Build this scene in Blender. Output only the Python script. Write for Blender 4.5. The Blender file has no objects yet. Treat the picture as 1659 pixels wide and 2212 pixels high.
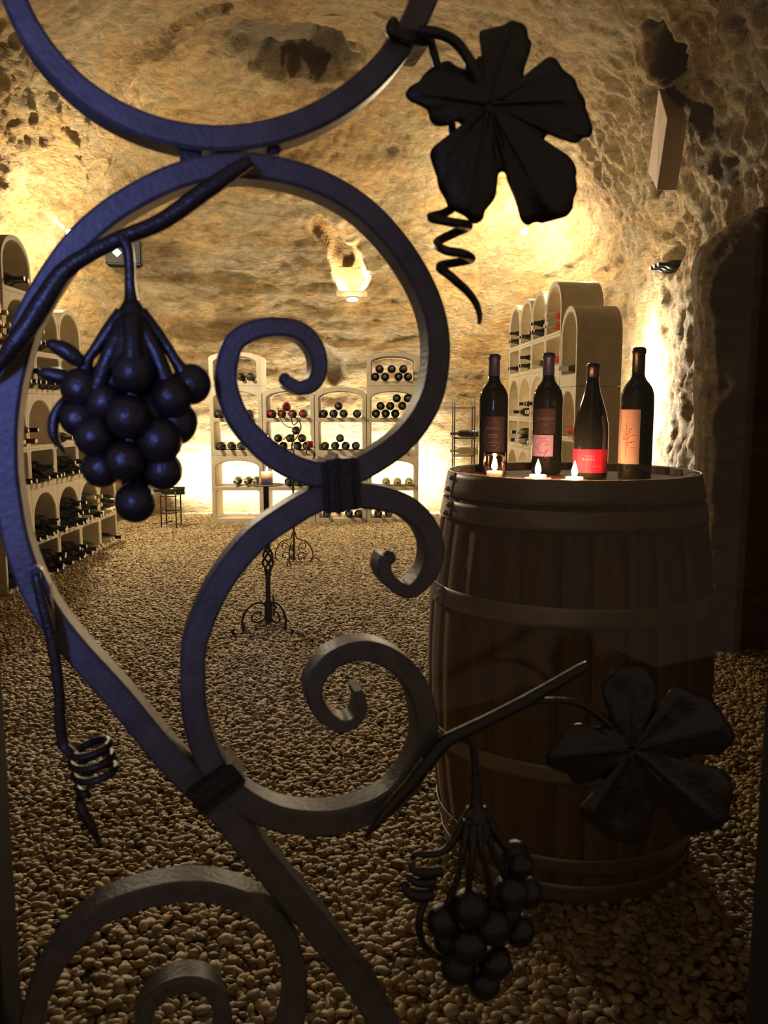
import bpy, bmesh, math, random
import numpy as np
from mathutils import Vector, Matrix, Quaternion, noise
from mathutils.bvhtree import BVHTree
random.seed(7); np.random.seed(7)
PI = math.pi
C = bpy.context.scene.collection

# ------------------------------------------------------------------ camera, world, lights, exposure
F = 1750.0; PITCH = math.radians(7.3); CAM = Vector((0, 0, 1.10))
cam_d = bpy.data.cameras.new('camera'); cam = bpy.data.objects.new('camera', cam_d); C.objects.link(cam)
cam.location = CAM; cam.rotation_euler = (PI/2 - PITCH, 0, 0)
cam_d.sensor_fit = 'VERTICAL'; cam_d.sensor_height = 36.0; cam_d.lens = 36.0 * F / 2212
cam_d.clip_start = 0.02; cam_d.clip_end = 60
cam_d.dof.use_dof = True; cam_d.dof.focus_distance = 4.5; cam_d.dof.aperture_fstop = 14
bpy.context.scene.camera = cam

sc = bpy.context.scene
sc.view_settings.view_transform = 'Standard'; sc.view_settings.look = 'None'
sc.view_settings.gamma = 1.0; sc.view_settings.use_curve_mapping = False
sc.view_settings.exposure = 1.0
w = bpy.data.worlds.new('night'); sc.world = w; w.use_nodes = True
w.node_tree.nodes['Background'].inputs[0].default_value = (0.85, 0.63, 0.45, 1)
w.node_tree.nodes['Background'].inputs[1].default_value = 0.10

def light(kind, loc, power, col, size=0.1, size_y=None, aim=None, name='lamp_light', spread=None):
    d = bpy.data.lights.new(name, kind); d.energy = power; d.color = col
    if kind == 'AREA':
        d.shape = 'RECTANGLE' if size_y else 'SQUARE'; d.size = size
        if size_y: d.size_y = size_y
        if spread: d.spread = spread
    else: d.shadow_soft_size = size
    o = bpy.data.objects.new(name, d); C.objects.link(o); o.location = loc
    if aim is not None:
        o.rotation_euler = (Vector(aim) - Vector(loc)).to_track_quat('-Z', 'Y').to_euler()
    return o
WARM = (1.0, 0.76, 0.46); WHITE = (1.0, 0.90, 0.74)
# outside: bluish evening lamp from the left behind the camera
sl = light('SPOT', (-0.32, -0.90, 1.30), 42, (0.20, 0.28, 1.0), 0.10, aim=(-0.42, 0.5, 1.19), name='outside_light')
sl.data.spot_size = math.radians(36); sl.data.spot_blend = 1.0
# lamps hidden behind and above the racks
LIT = (1.0, 0.83, 0.57)
light('AREA', (-0.68, 8.20, 0.34), 165, (1.0, 0.97, 0.92), 2.9, 0.10, aim=(-0.68, 8.6, 0.48), name='back_rack_light')
light('AREA', (1.76, 6.45, 0.9), 130, (1.0, 0.94, 0.82), 0.08, 1.6, aim=(2.0, 6.42, 0.9), name='right_wall_light')
light('POINT', (1.50, 6.1, 2.02), 18, LIT, 0.04, name='right_stack_light')
light('POINT', (-2.64, 5.8, 1.0), 9, LIT, 0.05, name='left_wall_light')

# ------------------------------------------------------------------ helpers
CP, SP = math.cos(PITCH), math.sin(PITCH)
def ray(px, py):
    u = (px - 829.5) / F; v = -(py - 1106.0) / F
    return Vector((u, CP + v * SP, -SP + v * CP))
def atY(px, py, Y):
    d = ray(px, py); return CAM + d * (Y / d.y)
def atZ(px, py, Z=0.0):
    d = ray(px, py); return CAM + d * ((Z - CAM.z) / d.z)
def atX(px, py, X):
    d = ray(px, py); return CAM + d * (X / d.x)
# door plane (slightly ajar): unit vectors
GN = Vector((-0.243, 0.970, 0)).normalized(); GU = Vector((GN.y, -GN.x, 0)); GD = 0.582
def G(px, py, off=0.0):
    d = ray(px, py); return CAM + d * ((GD + off - CAM.dot(GN)) / d.dot(GN))
def gpx(px, py, off=0.0):          # metres per pixel there
    return G(px, py, off).dot(Vector((0, CP, -SP)).normalized()) / F + 0.0 if False else ((G(px, py, off) - CAM).dot(Vector((0, CP, -SP)))) / F

def link(name, me, mat=None, parent=None, smooth=False):
    o = bpy.data.objects.new(name, me); C.objects.link(o)
    if mat is not None and not me.materials: me.materials.append(mat)
    if parent is not None: o.parent = parent
    if smooth:
        me.polygons.foreach_set('use_smooth', [True] * len(me.polygons))
    return o
def mesh(name, vs, fs):
    me = bpy.data.meshes.new(name); me.from_pydata([tuple(v) for v in vs], [], fs); me.update(); return me
def bm_mesh(bm, name, recalc=True):
    if recalc: bmesh.ops.recalc_face_normals(bm, faces=bm.faces)
    me = bpy.data.meshes.new(name); bm.to_mesh(me); bm.free(); return me
def thing(name, label, cat, loc=(0, 0, 0), group=None, rotz=0.0):
    o = bpy.data.objects.new(name, None); C.objects.link(o); o.location = loc; o.rotation_euler = (0, 0, rotz)
    o.empty_display_size = 0.05
    o['label'] = label; o['category'] = cat
    if group: o['group'] = group
    return o
def tag(o, label, cat, group=None):
    o['label'] = label; o['category'] = cat
    if group: o['group'] = group
    return o
def copy_tree(o, parent=None):
    c = o.copy(); C.objects.link(c)
    if parent is not None: c.parent = parent
    for ch in o.children: copy_tree(ch, c)
    return c
def inv_local(o, p):                # world point -> local of an unrotated empty
    return Vector(p) - Vector(o.location)

def catmull(P, n=8, closed=False):
    P = [np.array(p, float) for p in P]; out = []
    N = len(P)
    rng = range(N) if closed else range(N - 1)
    for i in rng:
        if closed: a, b, c, d = P[(i-1) % N], P[i], P[(i+1) % N], P[(i+2) % N]
        else:
            b, c = P[i], P[i+1]; a = P[i-1] if i > 0 else 2*b - c; d = P[i+2] if i + 2 < N else 2*c - b
        for k in range(n):
            t = k / n
            out.append(0.5 * ((2*b) + (-a + c)*t + (2*a - 5*b + 4*c - d)*t*t + (-a + 3*b - 3*c + d)*t**3))
    if not closed: out.append(P[-1])
    return out

def tube(pts, rad, seg=10, caps=True):
    """round tube along 3-D points, parallel transported; rad scalar or list"""
    pts = [Vector(p) for p in pts]; n = len(pts)
    if not hasattr(rad, '__len__'): rad = [rad] * n
    vs, fs = [], []
    t0 = (pts[1] - pts[0]).normalized()
    a = Vector((0, 0, 1)) if abs(t0.z) < 0.9 else Vector((1, 0, 0))
    nrm = (a - t0 * a.dot(t0)).normalized()
    for i in range(n):
        t = (pts[min(i+1, n-1)] - pts[max(i-1, 0)])
        t = t.normalized() if t.length > 1e-9 else t0
        nrm = (nrm - t * nrm.dot(t)).normalized(); bi = t.cross(nrm)
        for k in range(seg):
            an = 2*PI*k/seg
            vs.append(pts[i] + (nrm*math.cos(an) + bi*math.sin(an)) * rad[i])
    for i in range(n-1):
        for k in range(seg):
            k2 = (k+1) % seg
            fs.append((i*seg+k, i*seg+k2, (i+1)*seg+k2, (i+1)*seg+k))
    if caps:
        fs.append(tuple(range(seg))[::-1]); fs.append(tuple((n-1)*seg + k for k in range(seg)))
    return vs, fs
def ctube(P, R, n=6, seg=10):
    """tube through control points with radii interpolated"""
    Q = [tuple(p) + (r,) for p, r in zip(P, R)]
    S = catmull(Q, n)
    return tube([s[:3] for s in S], [max(float(s[3]), 0.0003) for s in S], seg)
def join(parts):
    vs, fs = [], []
    for v, f in parts:
        o = len(vs); vs += list(v); fs += [tuple(i + o for i in q) for q in f]
    return vs, fs
def box(x0, x1, y0, y1, z0, z1):
    vs = [(x0,y0,z0),(x1,y0,z0),(x1,y1,z0),(x0,y1,z0),(x0,y0,z1),(x1,y0,z1),(x1,y1,z1),(x0,y1,z1)]
    return vs, [(0,3,2,1),(4,5,6,7),(0,1,5,4),(1,2,6,5),(2,3,7,6),(3,0,4,7)]
def bevbox(x0, x1, y0, y1, z0, z1, b=0.004, seg=2):
    bm = bmesh.new(); v, f = box(x0, x1, y0, y1, z0, z1)
    V = [bm.verts.new(p) for p in v]; [bm.faces.new([V[i] for i in q]) for q in f]
    bmesh.ops.bevel(bm, geom=bm.edges[:], offset=b, segments=seg, affect='EDGES')
    return bm_mesh(bm, 'bevelled')
def lathe(prof, seg=28, closed_ends=True):
    vs, fs = [], []
    n = len(prof)
    for r, z in prof:
        for k in range(seg):
            a = 2*PI*k/seg; vs.append((r*math.cos(a), r*math.sin(a), z))
    for i in range(n-1):
        for k in range(seg):
            k2 = (k+1) % seg; fs.append((i*seg+k, i*seg+k2, (i+1)*seg+k2, (i+1)*seg+k))
    if closed_ends:
        fs.append(tuple(range(seg))[::-1]); fs.append(tuple((n-1)*seg+k for k in range(seg)))
    return vs, fs
def sphere(c, r, sx=1, sy=1, sz=1, seg=20, rings=12, axis=None):
    q = Vector((0,0,1)).rotation_difference(Vector(axis)) if axis is not None else Quaternion()
    c = Vector(c); vs, fs = [c + q @ Vector((0,0,-r*sz))], []
    for i in range(1, rings):
        th = PI*i/rings - PI/2
        for k in range(seg):
            a = 2*PI*k/seg
            vs.append(c + q @ Vector((r*sx*math.cos(th)*math.cos(a), r*sy*math.cos(th)*math.sin(a), r*sz*math.sin(th))))
    vs.append(c + q @ Vector((0,0,r*sz))); L = len(vs)-1
    for k in range(seg): fs.append((0, 1+(k+1) % seg, 1+k))
    for i in range(rings-2):
        for k in range(seg):
            a = 1+i*seg; k2 = (k+1) % seg; fs.append((a+k, a+k2, a+seg+k2, a+seg+k))
    a = 1+(rings-2)*seg
    for k in range(seg): fs.append((a+k, a+(k+1) % seg, L))
    return vs, fs

# ------------------------------------------------------------------ materials
def new_mat(name):
    m = bpy.data.materials.new(name); m.use_nodes = True
    return m, m.node_tree, m.node_tree.nodes['Principled BSDF']
def simple(name, col, rough=0.5, metal=0.0, var=0.0, nscale=30, bump=0.0, bscale=80, **kw):
    m, nt, b = new_mat(name)
    b.inputs['Base Color'].default_value = (*col, 1); b.inputs['Roughness'].default_value = rough
    b.inputs['Metallic'].default_value = metal
    for k, v in kw.items(): b.inputs[k.replace('_', ' ')].default_value = v
    tc = nt.nodes.new('ShaderNodeTexCoord')
    if var > 0:
        n = nt.nodes.new('ShaderNodeTexNoise'); n.inputs['Scale'].default_value = nscale; n.inputs['Detail'].default_value = 6
        nt.links.new(tc.outputs['Object'], n.inputs['Vector'])
        r = nt.nodes.new('ShaderNodeValToRGB'); r.color_ramp.elements[0].position = 0.3; r.color_ramp.elements[1].position = 0.7
        r.color_ramp.elements[0].color = (*[c*(1-var) for c in col], 1); r.color_ramp.elements[1].color = (*[min(1, c*(1+var)) for c in col], 1)
        nt.links.new(n.outputs['Fac'], r.inputs[0]); nt.links.new(r.outputs[0], b.inputs['Base Color'])
    if bump > 0:
        n = nt.nodes.new('ShaderNodeTexNoise'); n.inputs['Scale'].default_value = bscale; n.inputs['Detail'].default_value = 5
        nt.links.new(tc.outputs['Object'], n.inputs['Vector'])
        bp = nt.nodes.new('ShaderNodeBump'); bp.inputs['Strength'].default_value = bump; bp.inputs['Distance'].default_value = 0.002
        nt.links.new(n.outputs['Fac'], bp.inputs['Height']); nt.links.new(bp.outputs[0], b.inputs['Normal'])
    return m
def emit(name, col, s):
    m, nt, b = new_mat(name)
    b.inputs['Base Color'].default_value = (*col, 1)
    b.inputs['Emission Color'].default_value = (*col, 1); b.inputs['Emission Strength'].default_value = s
    return m
IRON = simple('wrought_iron', (0.075, 0.066, 0.064), 0.5, 0.0, var=0.25, nscale=60, bump=0.35, bscale=260)
IRON_DARK = simple('dark_forged_iron', (0.016, 0.012, 0.010), 0.36, 0.0, var=0.3, nscale=40, bump=0.5, bscale=200)
FRAME = simple('dark_door_frame', (0.012, 0.011, 0.012), 0.6, bump=0.1)
THIN_IRON = simple('thin_iron', (0.035, 0.028, 0.022), 0.4, 0.3)
STONE = simple('cream_stone', (0.60, 0.55, 0.44), 0.9, var=0.10, nscale=14, bump=0.5, bscale=140)
GLASS_DARK = simple('dark_bottle_glass', (0.012, 0.016, 0.012), 0.07, var=0.0)
GLASS_DARK.node_tree.nodes['Principled BSDF'].inputs['Coat Weight'].default_value = 0.3
GLASS_GREEN = simple('green_bottle_glass', (0.05, 0.085, 0.035), 0.10)
GLASS_PALE = simple('pale_bottle_glass', (0.45, 0.42, 0.24), 0.12)
GLASS_ROSE = simple('rose_bottle_glass', (0.95, 0.20, 0.08), 0.08, Transmission_Weight=0.55)
CAP_BLACK = simple('black_capsule', (0.02, 0.02, 0.022), 0.3)
CAP_RED = simple('red_capsule', (0.45, 0.03, 0.03), 0.35)
CAP_CREAM = simple('cream_capsule', (0.70, 0.60, 0.42), 0.4)
CAP_YELLOW = simple('yellow_capsule', (0.85, 0.45, 0.05), 0.35)
CAP_BLUE = simple('blue_capsule', (0.04, 0.05, 0.16), 0.35)
CAP_WHITE = simple('white_capsule', (0.72, 0.68, 0.66), 0.35)
TIN = simple('capsule_top', (0.75, 0.70, 0.60), 0.35)
OAK = simple('oak_stave', (0.20, 0.125, 0.075), 0.88, var=0.25, nscale=9, bump=0.5, bscale=60)
HOOP = simple('galvanised_hoop', (0.30, 0.26, 0.22), 0.42, 0.55, var=0.18, nscale=12, bump=0.2)
WAX_RED = simple('red_wax', (0.70, 0.03, 0.04), 0.4, Subsurface_Weight=0.0)
WAX_PINK = simple('pale_pink_wax', (0.94, 0.78, 0.72), 0.5, Subsurface_Weight=0.5, Subsurface_Scale=0.04, Subsurface_Radius=(1.0, 0.7, 0.6))
def glow(name, col, s):        # a flame: gives light and lets light through
    m = emit(name, col, s); nt = m.node_tree; out = nt.nodes['Material Output']
    nt.nodes.remove(nt.nodes['Principled BSDF'])
    a = nt.nodes.new('ShaderNodeEmission'); a.inputs[0].default_value = (*col, 1); a.inputs[1].default_value = s
    t = nt.nodes.new('ShaderNodeBsdfTransparent'); d = nt.nodes.new('ShaderNodeAddShader')
    nt.links.new(a.outputs[0], d.inputs[0]); nt.links.new(t.outputs[0], d.inputs[1]); nt.links.new(d.outputs[0], out.inputs[0]); return m
FLAME = glow('candle_flame', (1.0, 0.60, 0.28), 14)
BULB = emit('lamp_bulb', (1.0, 0.85, 0.6), 25)
MARBLE = simple('white_marble', (0.62, 0.52, 0.45), 0.5, var=0.12, nscale=9)
PLASTIC = simple('black_plastic', (0.012, 0.012, 0.012), 0.85, Specular_IOR_Level=0.15)
PAPER = simple('white_paper', (0.75, 0.74, 0.72), 0.7)

def oak_grain(m):
    nt = m.node_tree; b = nt.nodes['Principled BSDF']
    tc = nt.nodes.new('ShaderNodeTexCoord'); mp = nt.nodes.new('ShaderNodeMapping'); mp.inputs['Scale'].default_value = (60, 60, 2.5)
    n = nt.nodes.new('ShaderNodeTexNoise'); n.inputs['Scale'].default_value = 1.0; n.inputs['Detail'].default_value = 8
    oi = nt.nodes.new('ShaderNodeObjectInfo')
    r = nt.nodes.new('ShaderNodeValToRGB')
    r.color_ramp.elements[0].color = (0.085, 0.050, 0.028, 1); r.color_ramp.elements[1].color = (0.25, 0.165, 0.10, 1)
    mx = nt.nodes.new('ShaderNodeMix'); mx.data_type = 'RGBA'; mx.blend_type = 'MULTIPLY'; mx.inputs[0].default_value = 0.5
    mr = nt.nodes.new('ShaderNodeMapRange'); mr.inputs[3].default_value = 0.7; mr.inputs[4].default_value = 1.2
    nt.links.new(tc.outputs['Object'], mp.inputs[0]); nt.links.new(mp.outputs[0], n.inputs['Vector'])
    nt.links.new(n.outputs['Fac'], r.inputs[0]); nt.links.new(r.outputs[0], mx.inputs[6])
    nt.links.new(oi.outputs['Random'], mr.inputs[0]); nt.links.new(mr.outputs[0], mx.inputs[7])
    nt.links.new(mx.outputs[2], b.inputs['Base Color'])
oak_grain(OAK)

def pebble_mat():
    m, nt, b = new_mat('river_pebble')
    oi = nt.nodes.new('ShaderNodeObjectInfo'); r = nt.nodes.new('ShaderNodeValToRGB')
    cr = r.color_ramp
    cols = [(0.0, (0.14, 0.095, 0.035)), (0.2, (0.28, 0.20, 0.085)), (0.4, (0.40, 0.30, 0.13)), (0.55, (0.20, 0.155, 0.085)),
            (0.7, (0.36, 0.225, 0.10)), (0.85, (0.50, 0.41, 0.24)), (1.0, (0.24, 0.205, 0.14))]
    cr.elements[0].position = 0; cr.elements[0].color = (*cols[0][1], 1)
    cr.elements[1].position = 1; cr.elements[1].color = (*cols[-1][1], 1)
    for p, c in cols[1:-1]:
        e = cr.elements.new(p); e.color = (*c, 1)
    tc = nt.nodes.new('ShaderNodeTexCoord'); n = nt.nodes.new('ShaderNodeTexNoise'); n.inputs['Scale'].default_value = 2.0; n.inputs['Detail'].default_value = 5
    mx = nt.nodes.new('ShaderNodeMix'); mx.data_type = 'RGBA'; mx.blend_type = 'MULTIPLY'; mx.inputs[0].default_value = 0.5
    nt.links.new(oi.outputs['Random'], r.inputs[0]); nt.links.new(tc.outputs['Object'], n.inputs['Vector'])
    nt.links.new(r.outputs[0], mx.inputs[6]); nt.links.new(n.outputs['Fac'], mx.inputs[7])
    mg = nt.nodes.new('ShaderNodeMix'); mg.data_type = 'RGBA'; mg.blend_type = 'MULTIPLY'; mg.inputs[0].default_value = 1
    mg.inputs[7].default_value = (1.45, 1.45, 1.45, 1)
    nt.links.new(mx.outputs[2], mg.inputs[6]); nt.links.new(mg.outputs[2], b.inputs['Base Color'])
    b.inputs['Roughness'].default_value = 0.5
    return m
PEBBLE = pebble_mat()

def rock_mat(name='cave_rock'):
    m, nt, b = new_mat(name); L = nt.links
    tc = nt.nodes.new('ShaderNodeTexCoord')
    def noi(scale, detail, sx=(1, 1, 1), rough=0.6, dist=0.0):
        mp = nt.nodes.new('ShaderNodeMapping'); mp.inputs['Scale'].default_value = sx
        n = nt.nodes.new('ShaderNodeTexNoise'); n.inputs['Scale'].default_value = scale; n.inputs['Detail'].default_value = detail
        n.inputs['Roughness'].default_value = rough; n.inputs['Distortion'].default_value = dist
        L.new(tc.outputs['Object'], mp.inputs[0]); L.new(mp.outputs[0], n.inputs['Vector']); return n
    n1 = noi(1.6, 10, (1, 1, 2.2), 0.65); n2 = noi(8, 12, (1, 1, 2.6), 0.72, 0.9); n3 = noi(34, 8, (1, 1, 1.6), 0.75)
    r1 = nt.nodes.new('ShaderNodeValToRGB'); c = r1.color_ramp
    c.elements[0].position = 0.36; c.elements[0].color = (0.24, 0.145, 0.042, 1)
    c.elements[1].position = 0.66; c.elements[1].color = (0.54, 0.36, 0.18, 1)
    e = c.elements.new(0.45); e.color = (0.42, 0.265, 0.095, 1)
    e = c.elements.new(0.56); e.color = (0.36, 0.275, 0.135, 1)
    L.new(n1.outputs['Fac'], r1.inputs[0])
    r2 = nt.nodes.new('ShaderNodeValToRGB'); c = r2.color_ramp  # crevice shade put into the colour, from a noise shared with the bump
    c.elements[0].position = 0.38; c.elements[0].color = (0.50, 0.47, 0.40, 1)
    c.elements[1].position = 0.64; c.elements[1].color = (1.20, 1.18, 1.14, 1)
    L.new(n2.outputs['Fac'], r2.inputs[0])
    mx = nt.nodes.new('ShaderNodeMix'); mx.data_type = 'RGBA'; mx.blend_type = 'MULTIPLY'; mx.inputs[0].default_value = 0.85
    L.new(r1.outputs[0], mx.inputs[6]); L.new(r2.outputs[0], mx.inputs[7])
    # vertex attribute: dark stain of the top hollow, darker colour in niches
    at = nt.nodes.new('ShaderNodeAttribute'); at.attribute_name = 'dark_tone'
    mx2 = nt.nodes.new('ShaderNodeMix'); mx2.data_type = 'RGBA'
    mx2.inputs[7].default_value = (0.055, 0.042, 0.022, 1)
    L.new(at.outputs['Fac'], mx2.inputs[0]); L.new(mx.outputs[2], mx2.inputs[6])
    L.new(mx2.outputs[2], b.inputs['Base Color'])
    b.inputs['Roughness'].default_value = 0.95
    n4 = noi(9, 8, (1, 1, 2.2), 0.6, 0.3); n4.noise_type = 'RIDGED_MULTIFRACTAL'; n4.inputs['Offset'].default_value = 0.9
    m4 = nt.nodes.new('ShaderNodeMath'); m4.operation = 'MULTIPLY_ADD'; m4.inputs[1].default_value = -0.22
    ad = nt.nodes.new('ShaderNodeMath'); ad.operation = 'MULTIPLY_ADD'; ad.inputs[1].default_value = 0.5
    L.new(n3.outputs['Fac'], ad.inputs[0]); L.new(n2.outputs['Fac'], ad.inputs[2])
    bp = nt.nodes.new('ShaderNodeBump'); bp.inputs['Strength'].default_value = 1.0; bp.inputs['Distance'].default_value = 0.12
    L.new(n4.outputs['Fac'], m4.inputs[0]); L.new(ad.outputs[0], m4.inputs[2]); n5 = noi(26, 4, (1, 1, 0.10), 0.55, 0.3)
    sx_ = nt.nodes.new('ShaderNodeSeparateXYZ'); L.new(tc.outputs['Object'], sx_.inputs[0])
    ma = nt.nodes.new('ShaderNodeMapRange'); ma.inputs[1].default_value = 1.25; ma.inputs[2].default_value = 1.7; L.new(sx_.outputs[0], ma.inputs[0])
    mb = nt.nodes.new('ShaderNodeMapRange'); mb.inputs[1].default_value = 6.4; mb.inputs[2].default_value = 5.0; L.new(sx_.outputs[1], mb.inputs[0])
    mc = nt.nodes.new('ShaderNodeMath'); mc.operation = 'MULTIPLY'; L.new(ma.outputs[0], mc.inputs[0]); L.new(mb.outputs[0], mc.inputs[1])
    md_ = nt.nodes.new('ShaderNodeMath'); md_.operation = 'MULTIPLY'; L.new(mc.outputs[0], md_.inputs[0]); L.new(n5.outputs['Fac'], md_.inputs[1])
    me_ = nt.nodes.new('ShaderNodeMath'); me_.operation = 'MULTIPLY_ADD'; me_.inputs[1].default_value = 0.8; L.new(md_.outputs[0], me_.inputs[0]); L.new(m4.outputs[0], me_.inputs[2])
    L.new(me_.outputs[0], bp.inputs['Height']); L.new(bp.outputs[0], b.inputs['Normal'])
    return m
ROCK = rock_mat()

# ------------------------------------------------------------------ cave shell
PLAN = [(-2.6, 0.80), (-2.85, 2.2), (-2.90, 4.0), (-2.86, 5.6), (-2.82, 6.9), (-2.50, 7.9), (-1.95, 8.42), (-1.1, 8.56), (0.0, 8.56),
        (0.65, 8.62), (1.15, 8.95), (1.65, 8.85), (2.00, 8.1), (2.06, 7.0), (2.02, 6.0), (2.05, 5.0), (2.15, 4.0), (2.2, 2.4), (2.1, 0.80)]
def plan_curve(step):
    P = catmull([(x, y, 0) for x, y in PLAN], 12); out = [P[0]]; acc = 0
    for a, b in zip(P[:-1], P[1:]):
        d = np.linalg.norm(b - a); t = 0
        while acc + (d - t) >= step:
            t += step - acc; out.append(a + (b - a) * t / d); acc = 0
        acc += d - t
    return out
STEP = 0.024
PC = plan_curve(STEP); NS = len(PC)
Z0, HT = 2.15, 3.75
def spine(p): return np.array([-0.35, min(max(p[1], 2.2), 5.9), 0])
def profile(p, t):
    """t in [0,1]: wall then vault"""
    tw = 0.42
    if t < tw:
        s = t / tw; return np.array([p[0], p[1], Z0 * s])
    th = (t - tw) / (1 - tw) * PI / 2
    c = spine(p); k = math.cos(th) ** 0.75
    q = c + (p - c) * k
    return np.array([q[0], q[1], Z0 + (HT - Z0) * math.sin(th)])
NT = 210
grid = np.zeros((NS, NT + 1, 3))
for i, p in enumerate(PC):
    p = np.array(p)
    for j in range(NT + 1): grid[i, j] = profile(p, j / NT)
# coarse bvh for placing features
vs = [tuple(grid[i, j]) for i in range(0, NS, 6) for j in range(0, NT + 1, 5)]
ni = len(range(0, NS, 6)); nj = len(range(0, NT + 1, 5))
fs = [(i*nj+j, (i+1)*nj+j, (i+1)*nj+j+1, i*nj+j+1) for i in range(ni-1) for j in range(nj-1)]
SHELL = BVHTree.FromPolygons(vs, fs)
def hit(px, py):
    d = ray(px, py).normalized(); loc, nrm, _, _ = SHELL.ray_cast(CAM + d * 1.0, d)
    return loc
# normals (outward)
dv = np.gradient(grid, axis=0); du = np.gradient(grid, axis=1)
nn = np.cross(dv, du); ln = np.linalg.norm(nn, axis=2, keepdims=True); ln[ln < 1e-9] = 1; nn = nn / ln
cen = np.array([-0.35, 4.5, 1.5]); sgn = np.sign(((grid - cen) * nn).sum(2, keepdims=True)); sgn[sgn == 0] = 1; nn = nn * sgn
# features: (list of pixel points, radius, depth(+out), darker colour)
FEAT = []
def feat(pts, rad, depth, dark_tone=0.0, hard=1.0):
    P = [hit(*p) for p in pts]; P = [np.array(p) for p in P if p is not None]
    if P: FEAT.append((P, rad, depth, dark_tone, hard))
feat([(575, 95), (650, 110), (690, 150)], 0.30, 0.10, 0.72, 1.8)
feat([(500, 70), (640, 110)], 0.30, 0.03, 0.35, 2.2)
feat([(600, 140), (712, 168), (718, 110)], 0.13, 0.14, 0.8, 1.1)
feat([(250, 190), (330, 110), (400, 60), (480, 25)], 0.045, -0.05)
feat([(690, 485), (715, 520), (742, 560)], 0.085, 0.18, 0.0)
feat([(740, 560), (762, 604)], 0.13, 0.34, 0.0)
feat([(1440, 75), (1445, 145)], 0.12, 0.26, 0.7)
feat([(1418, 215), (1416, 300), (1412, 400)], 0.075, 0.14, 0.2)
feat([(1425, 562), (1448, 558)], 0.10, 0.22, 0.3)
feat([(700, 770), (720, 800)], 0.12, 0.10, 0.2)
feat([(1340, 640), (1350, 900)], 0.05, 0.03, 0)

dark_tone = np.zeros((NS, NT + 1))
for i in range(NS):
    for j in range(NT + 1):
        P = grid[i, j]; x, y, z = P
        wr = min(max((x - 1.3) / 0.4, 0), 1) * min(max((7.6 - y) / 0.8, 0), 1)      # right wall
        wl = min(max((-2.0 - x) / 0.4, 0), 1) * min(max((7.4 - y) / 0.6, 0), 1)
        wb = max(0, 1 - wr - wl)
        d = 0.0
        big = noise.noise(Vector((x*0.7, y*0.7, z*0.8)))
        d += 0.10 * big
        if wb > 0.01:
            q = Vector((x*1.3, y*1.3, z*4.2 + 0.8*noise.noise(Vector((x*1.1, y*1.1, z)))))
            f = noise.fractal(q, 0.85, 2.1, 5)
            s = noise.noise(Vector((x*1.0 + 5, y, z*7.0)))
            h = noise.fractal(Vector((x*7, y*7, z*16)), 0.7, 2.1, 4)
            d += wb * (0.045 * f + 0.022 * math.tanh(4*s) + 0.016*h)
        if wr > 0.01:
            q = Vector((x*4, y*4.2 + 0.5*noise.noise(Vector((0, y*2, z*2))), z*1.3))
            f = noise.ridged_multi_fractal(q, 0.9, 2.2, 4, 1.0, 2.0)
            g = noise.fractal(Vector((x*9, y*9, z*6)), 0.7, 2.1, 4)
            d += wr * (0.040 * (f - 1.0) + 0.045 * g)
        if wl > 0.01:
            g = noise.fractal(Vector((x*7.5, y*7.5, z*7.5)), 0.7, 2.1, 5)
            d += wl * (0.072 * g + 0.03*abs(noise.noise(Vector((x*3, y*3, z*3)))))
        lowz = 1.0 if z > 2.1 else 0.75
        d *= lowz
        for Pts, rad, dep, so, hd in FEAT:
            if abs(P[0]-Pts[0][0]) > 1.6 or abs(P[1]-Pts[0][1]) > 1.6: continue
            dm = 9.0
            if len(Pts) == 1: dm = np.linalg.norm(P - Pts[0])
            for a, b in zip(Pts[:-1], Pts[1:]):
                ab = b - a; t = min(max(float(np.dot(P - a, ab) / max(np.dot(ab, ab), 1e-9)), 0), 1)
                dm = min(dm, float(np.linalg.norm(P - a - ab*t)))
            dm += 0.35 * rad * noise.noise(Vector((x*9, y*9, z*9)))
            if dm < rad * (1 + 0.25*hd):
                k = min(max((rad*(1+0.25*hd) - dm) / (rad*0.55*hd), 0), 1); k = k*k*(3-2*k)
                d += dep * k; dark_tone[i, j] = max(dark_tone[i, j], so * k)
        grid[i, j] = P + nn[i, j] * d
JW = int(NT * 0.50)
def sheet(name, i0, i1, j0, j1, mat):
    w_, h_ = i1 - i0 + 1, j1 - j0 + 1
    vs = grid[i0:i1+1, j0:j1+1].reshape(-1, 3)
    I = np.arange(w_*h_).reshape(w_, h_)
    f = np.stack([I[:-1, :-1], I[1:, :-1], I[1:, 1:], I[:-1, 1:]], -1).reshape(-1, 4)
    me = bpy.data.meshes.new(name); me.from_pydata(vs.tolist(), [], f.tolist()); me.update()
    at = me.attributes.new('dark_tone', 'FLOAT', 'POINT'); at.data.foreach_set('value', dark_tone[i0:i1+1, j0:j1+1].reshape(-1).astype(np.float32))
    o = link(name, me, mat, smooth=True); o['kind'] = 'structure'; return o
ys = [p[1] for p in PC]; xs = [p[0] for p in PC]
iL = next(i for i in range(NS) if ys[i] > 7.6); iR = next(i for i in range(NS) if xs[i] > 1.3)
sheet('wall_left', 0, iL, 0, JW, ROCK); sheet('wall_back', iL, iR, 0, JW, ROCK)
sheet('wall_right', iR, NS-1, 0, JW, ROCK); sheet('ceiling', 0, NS-1, JW, NT, ROCK)

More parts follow.
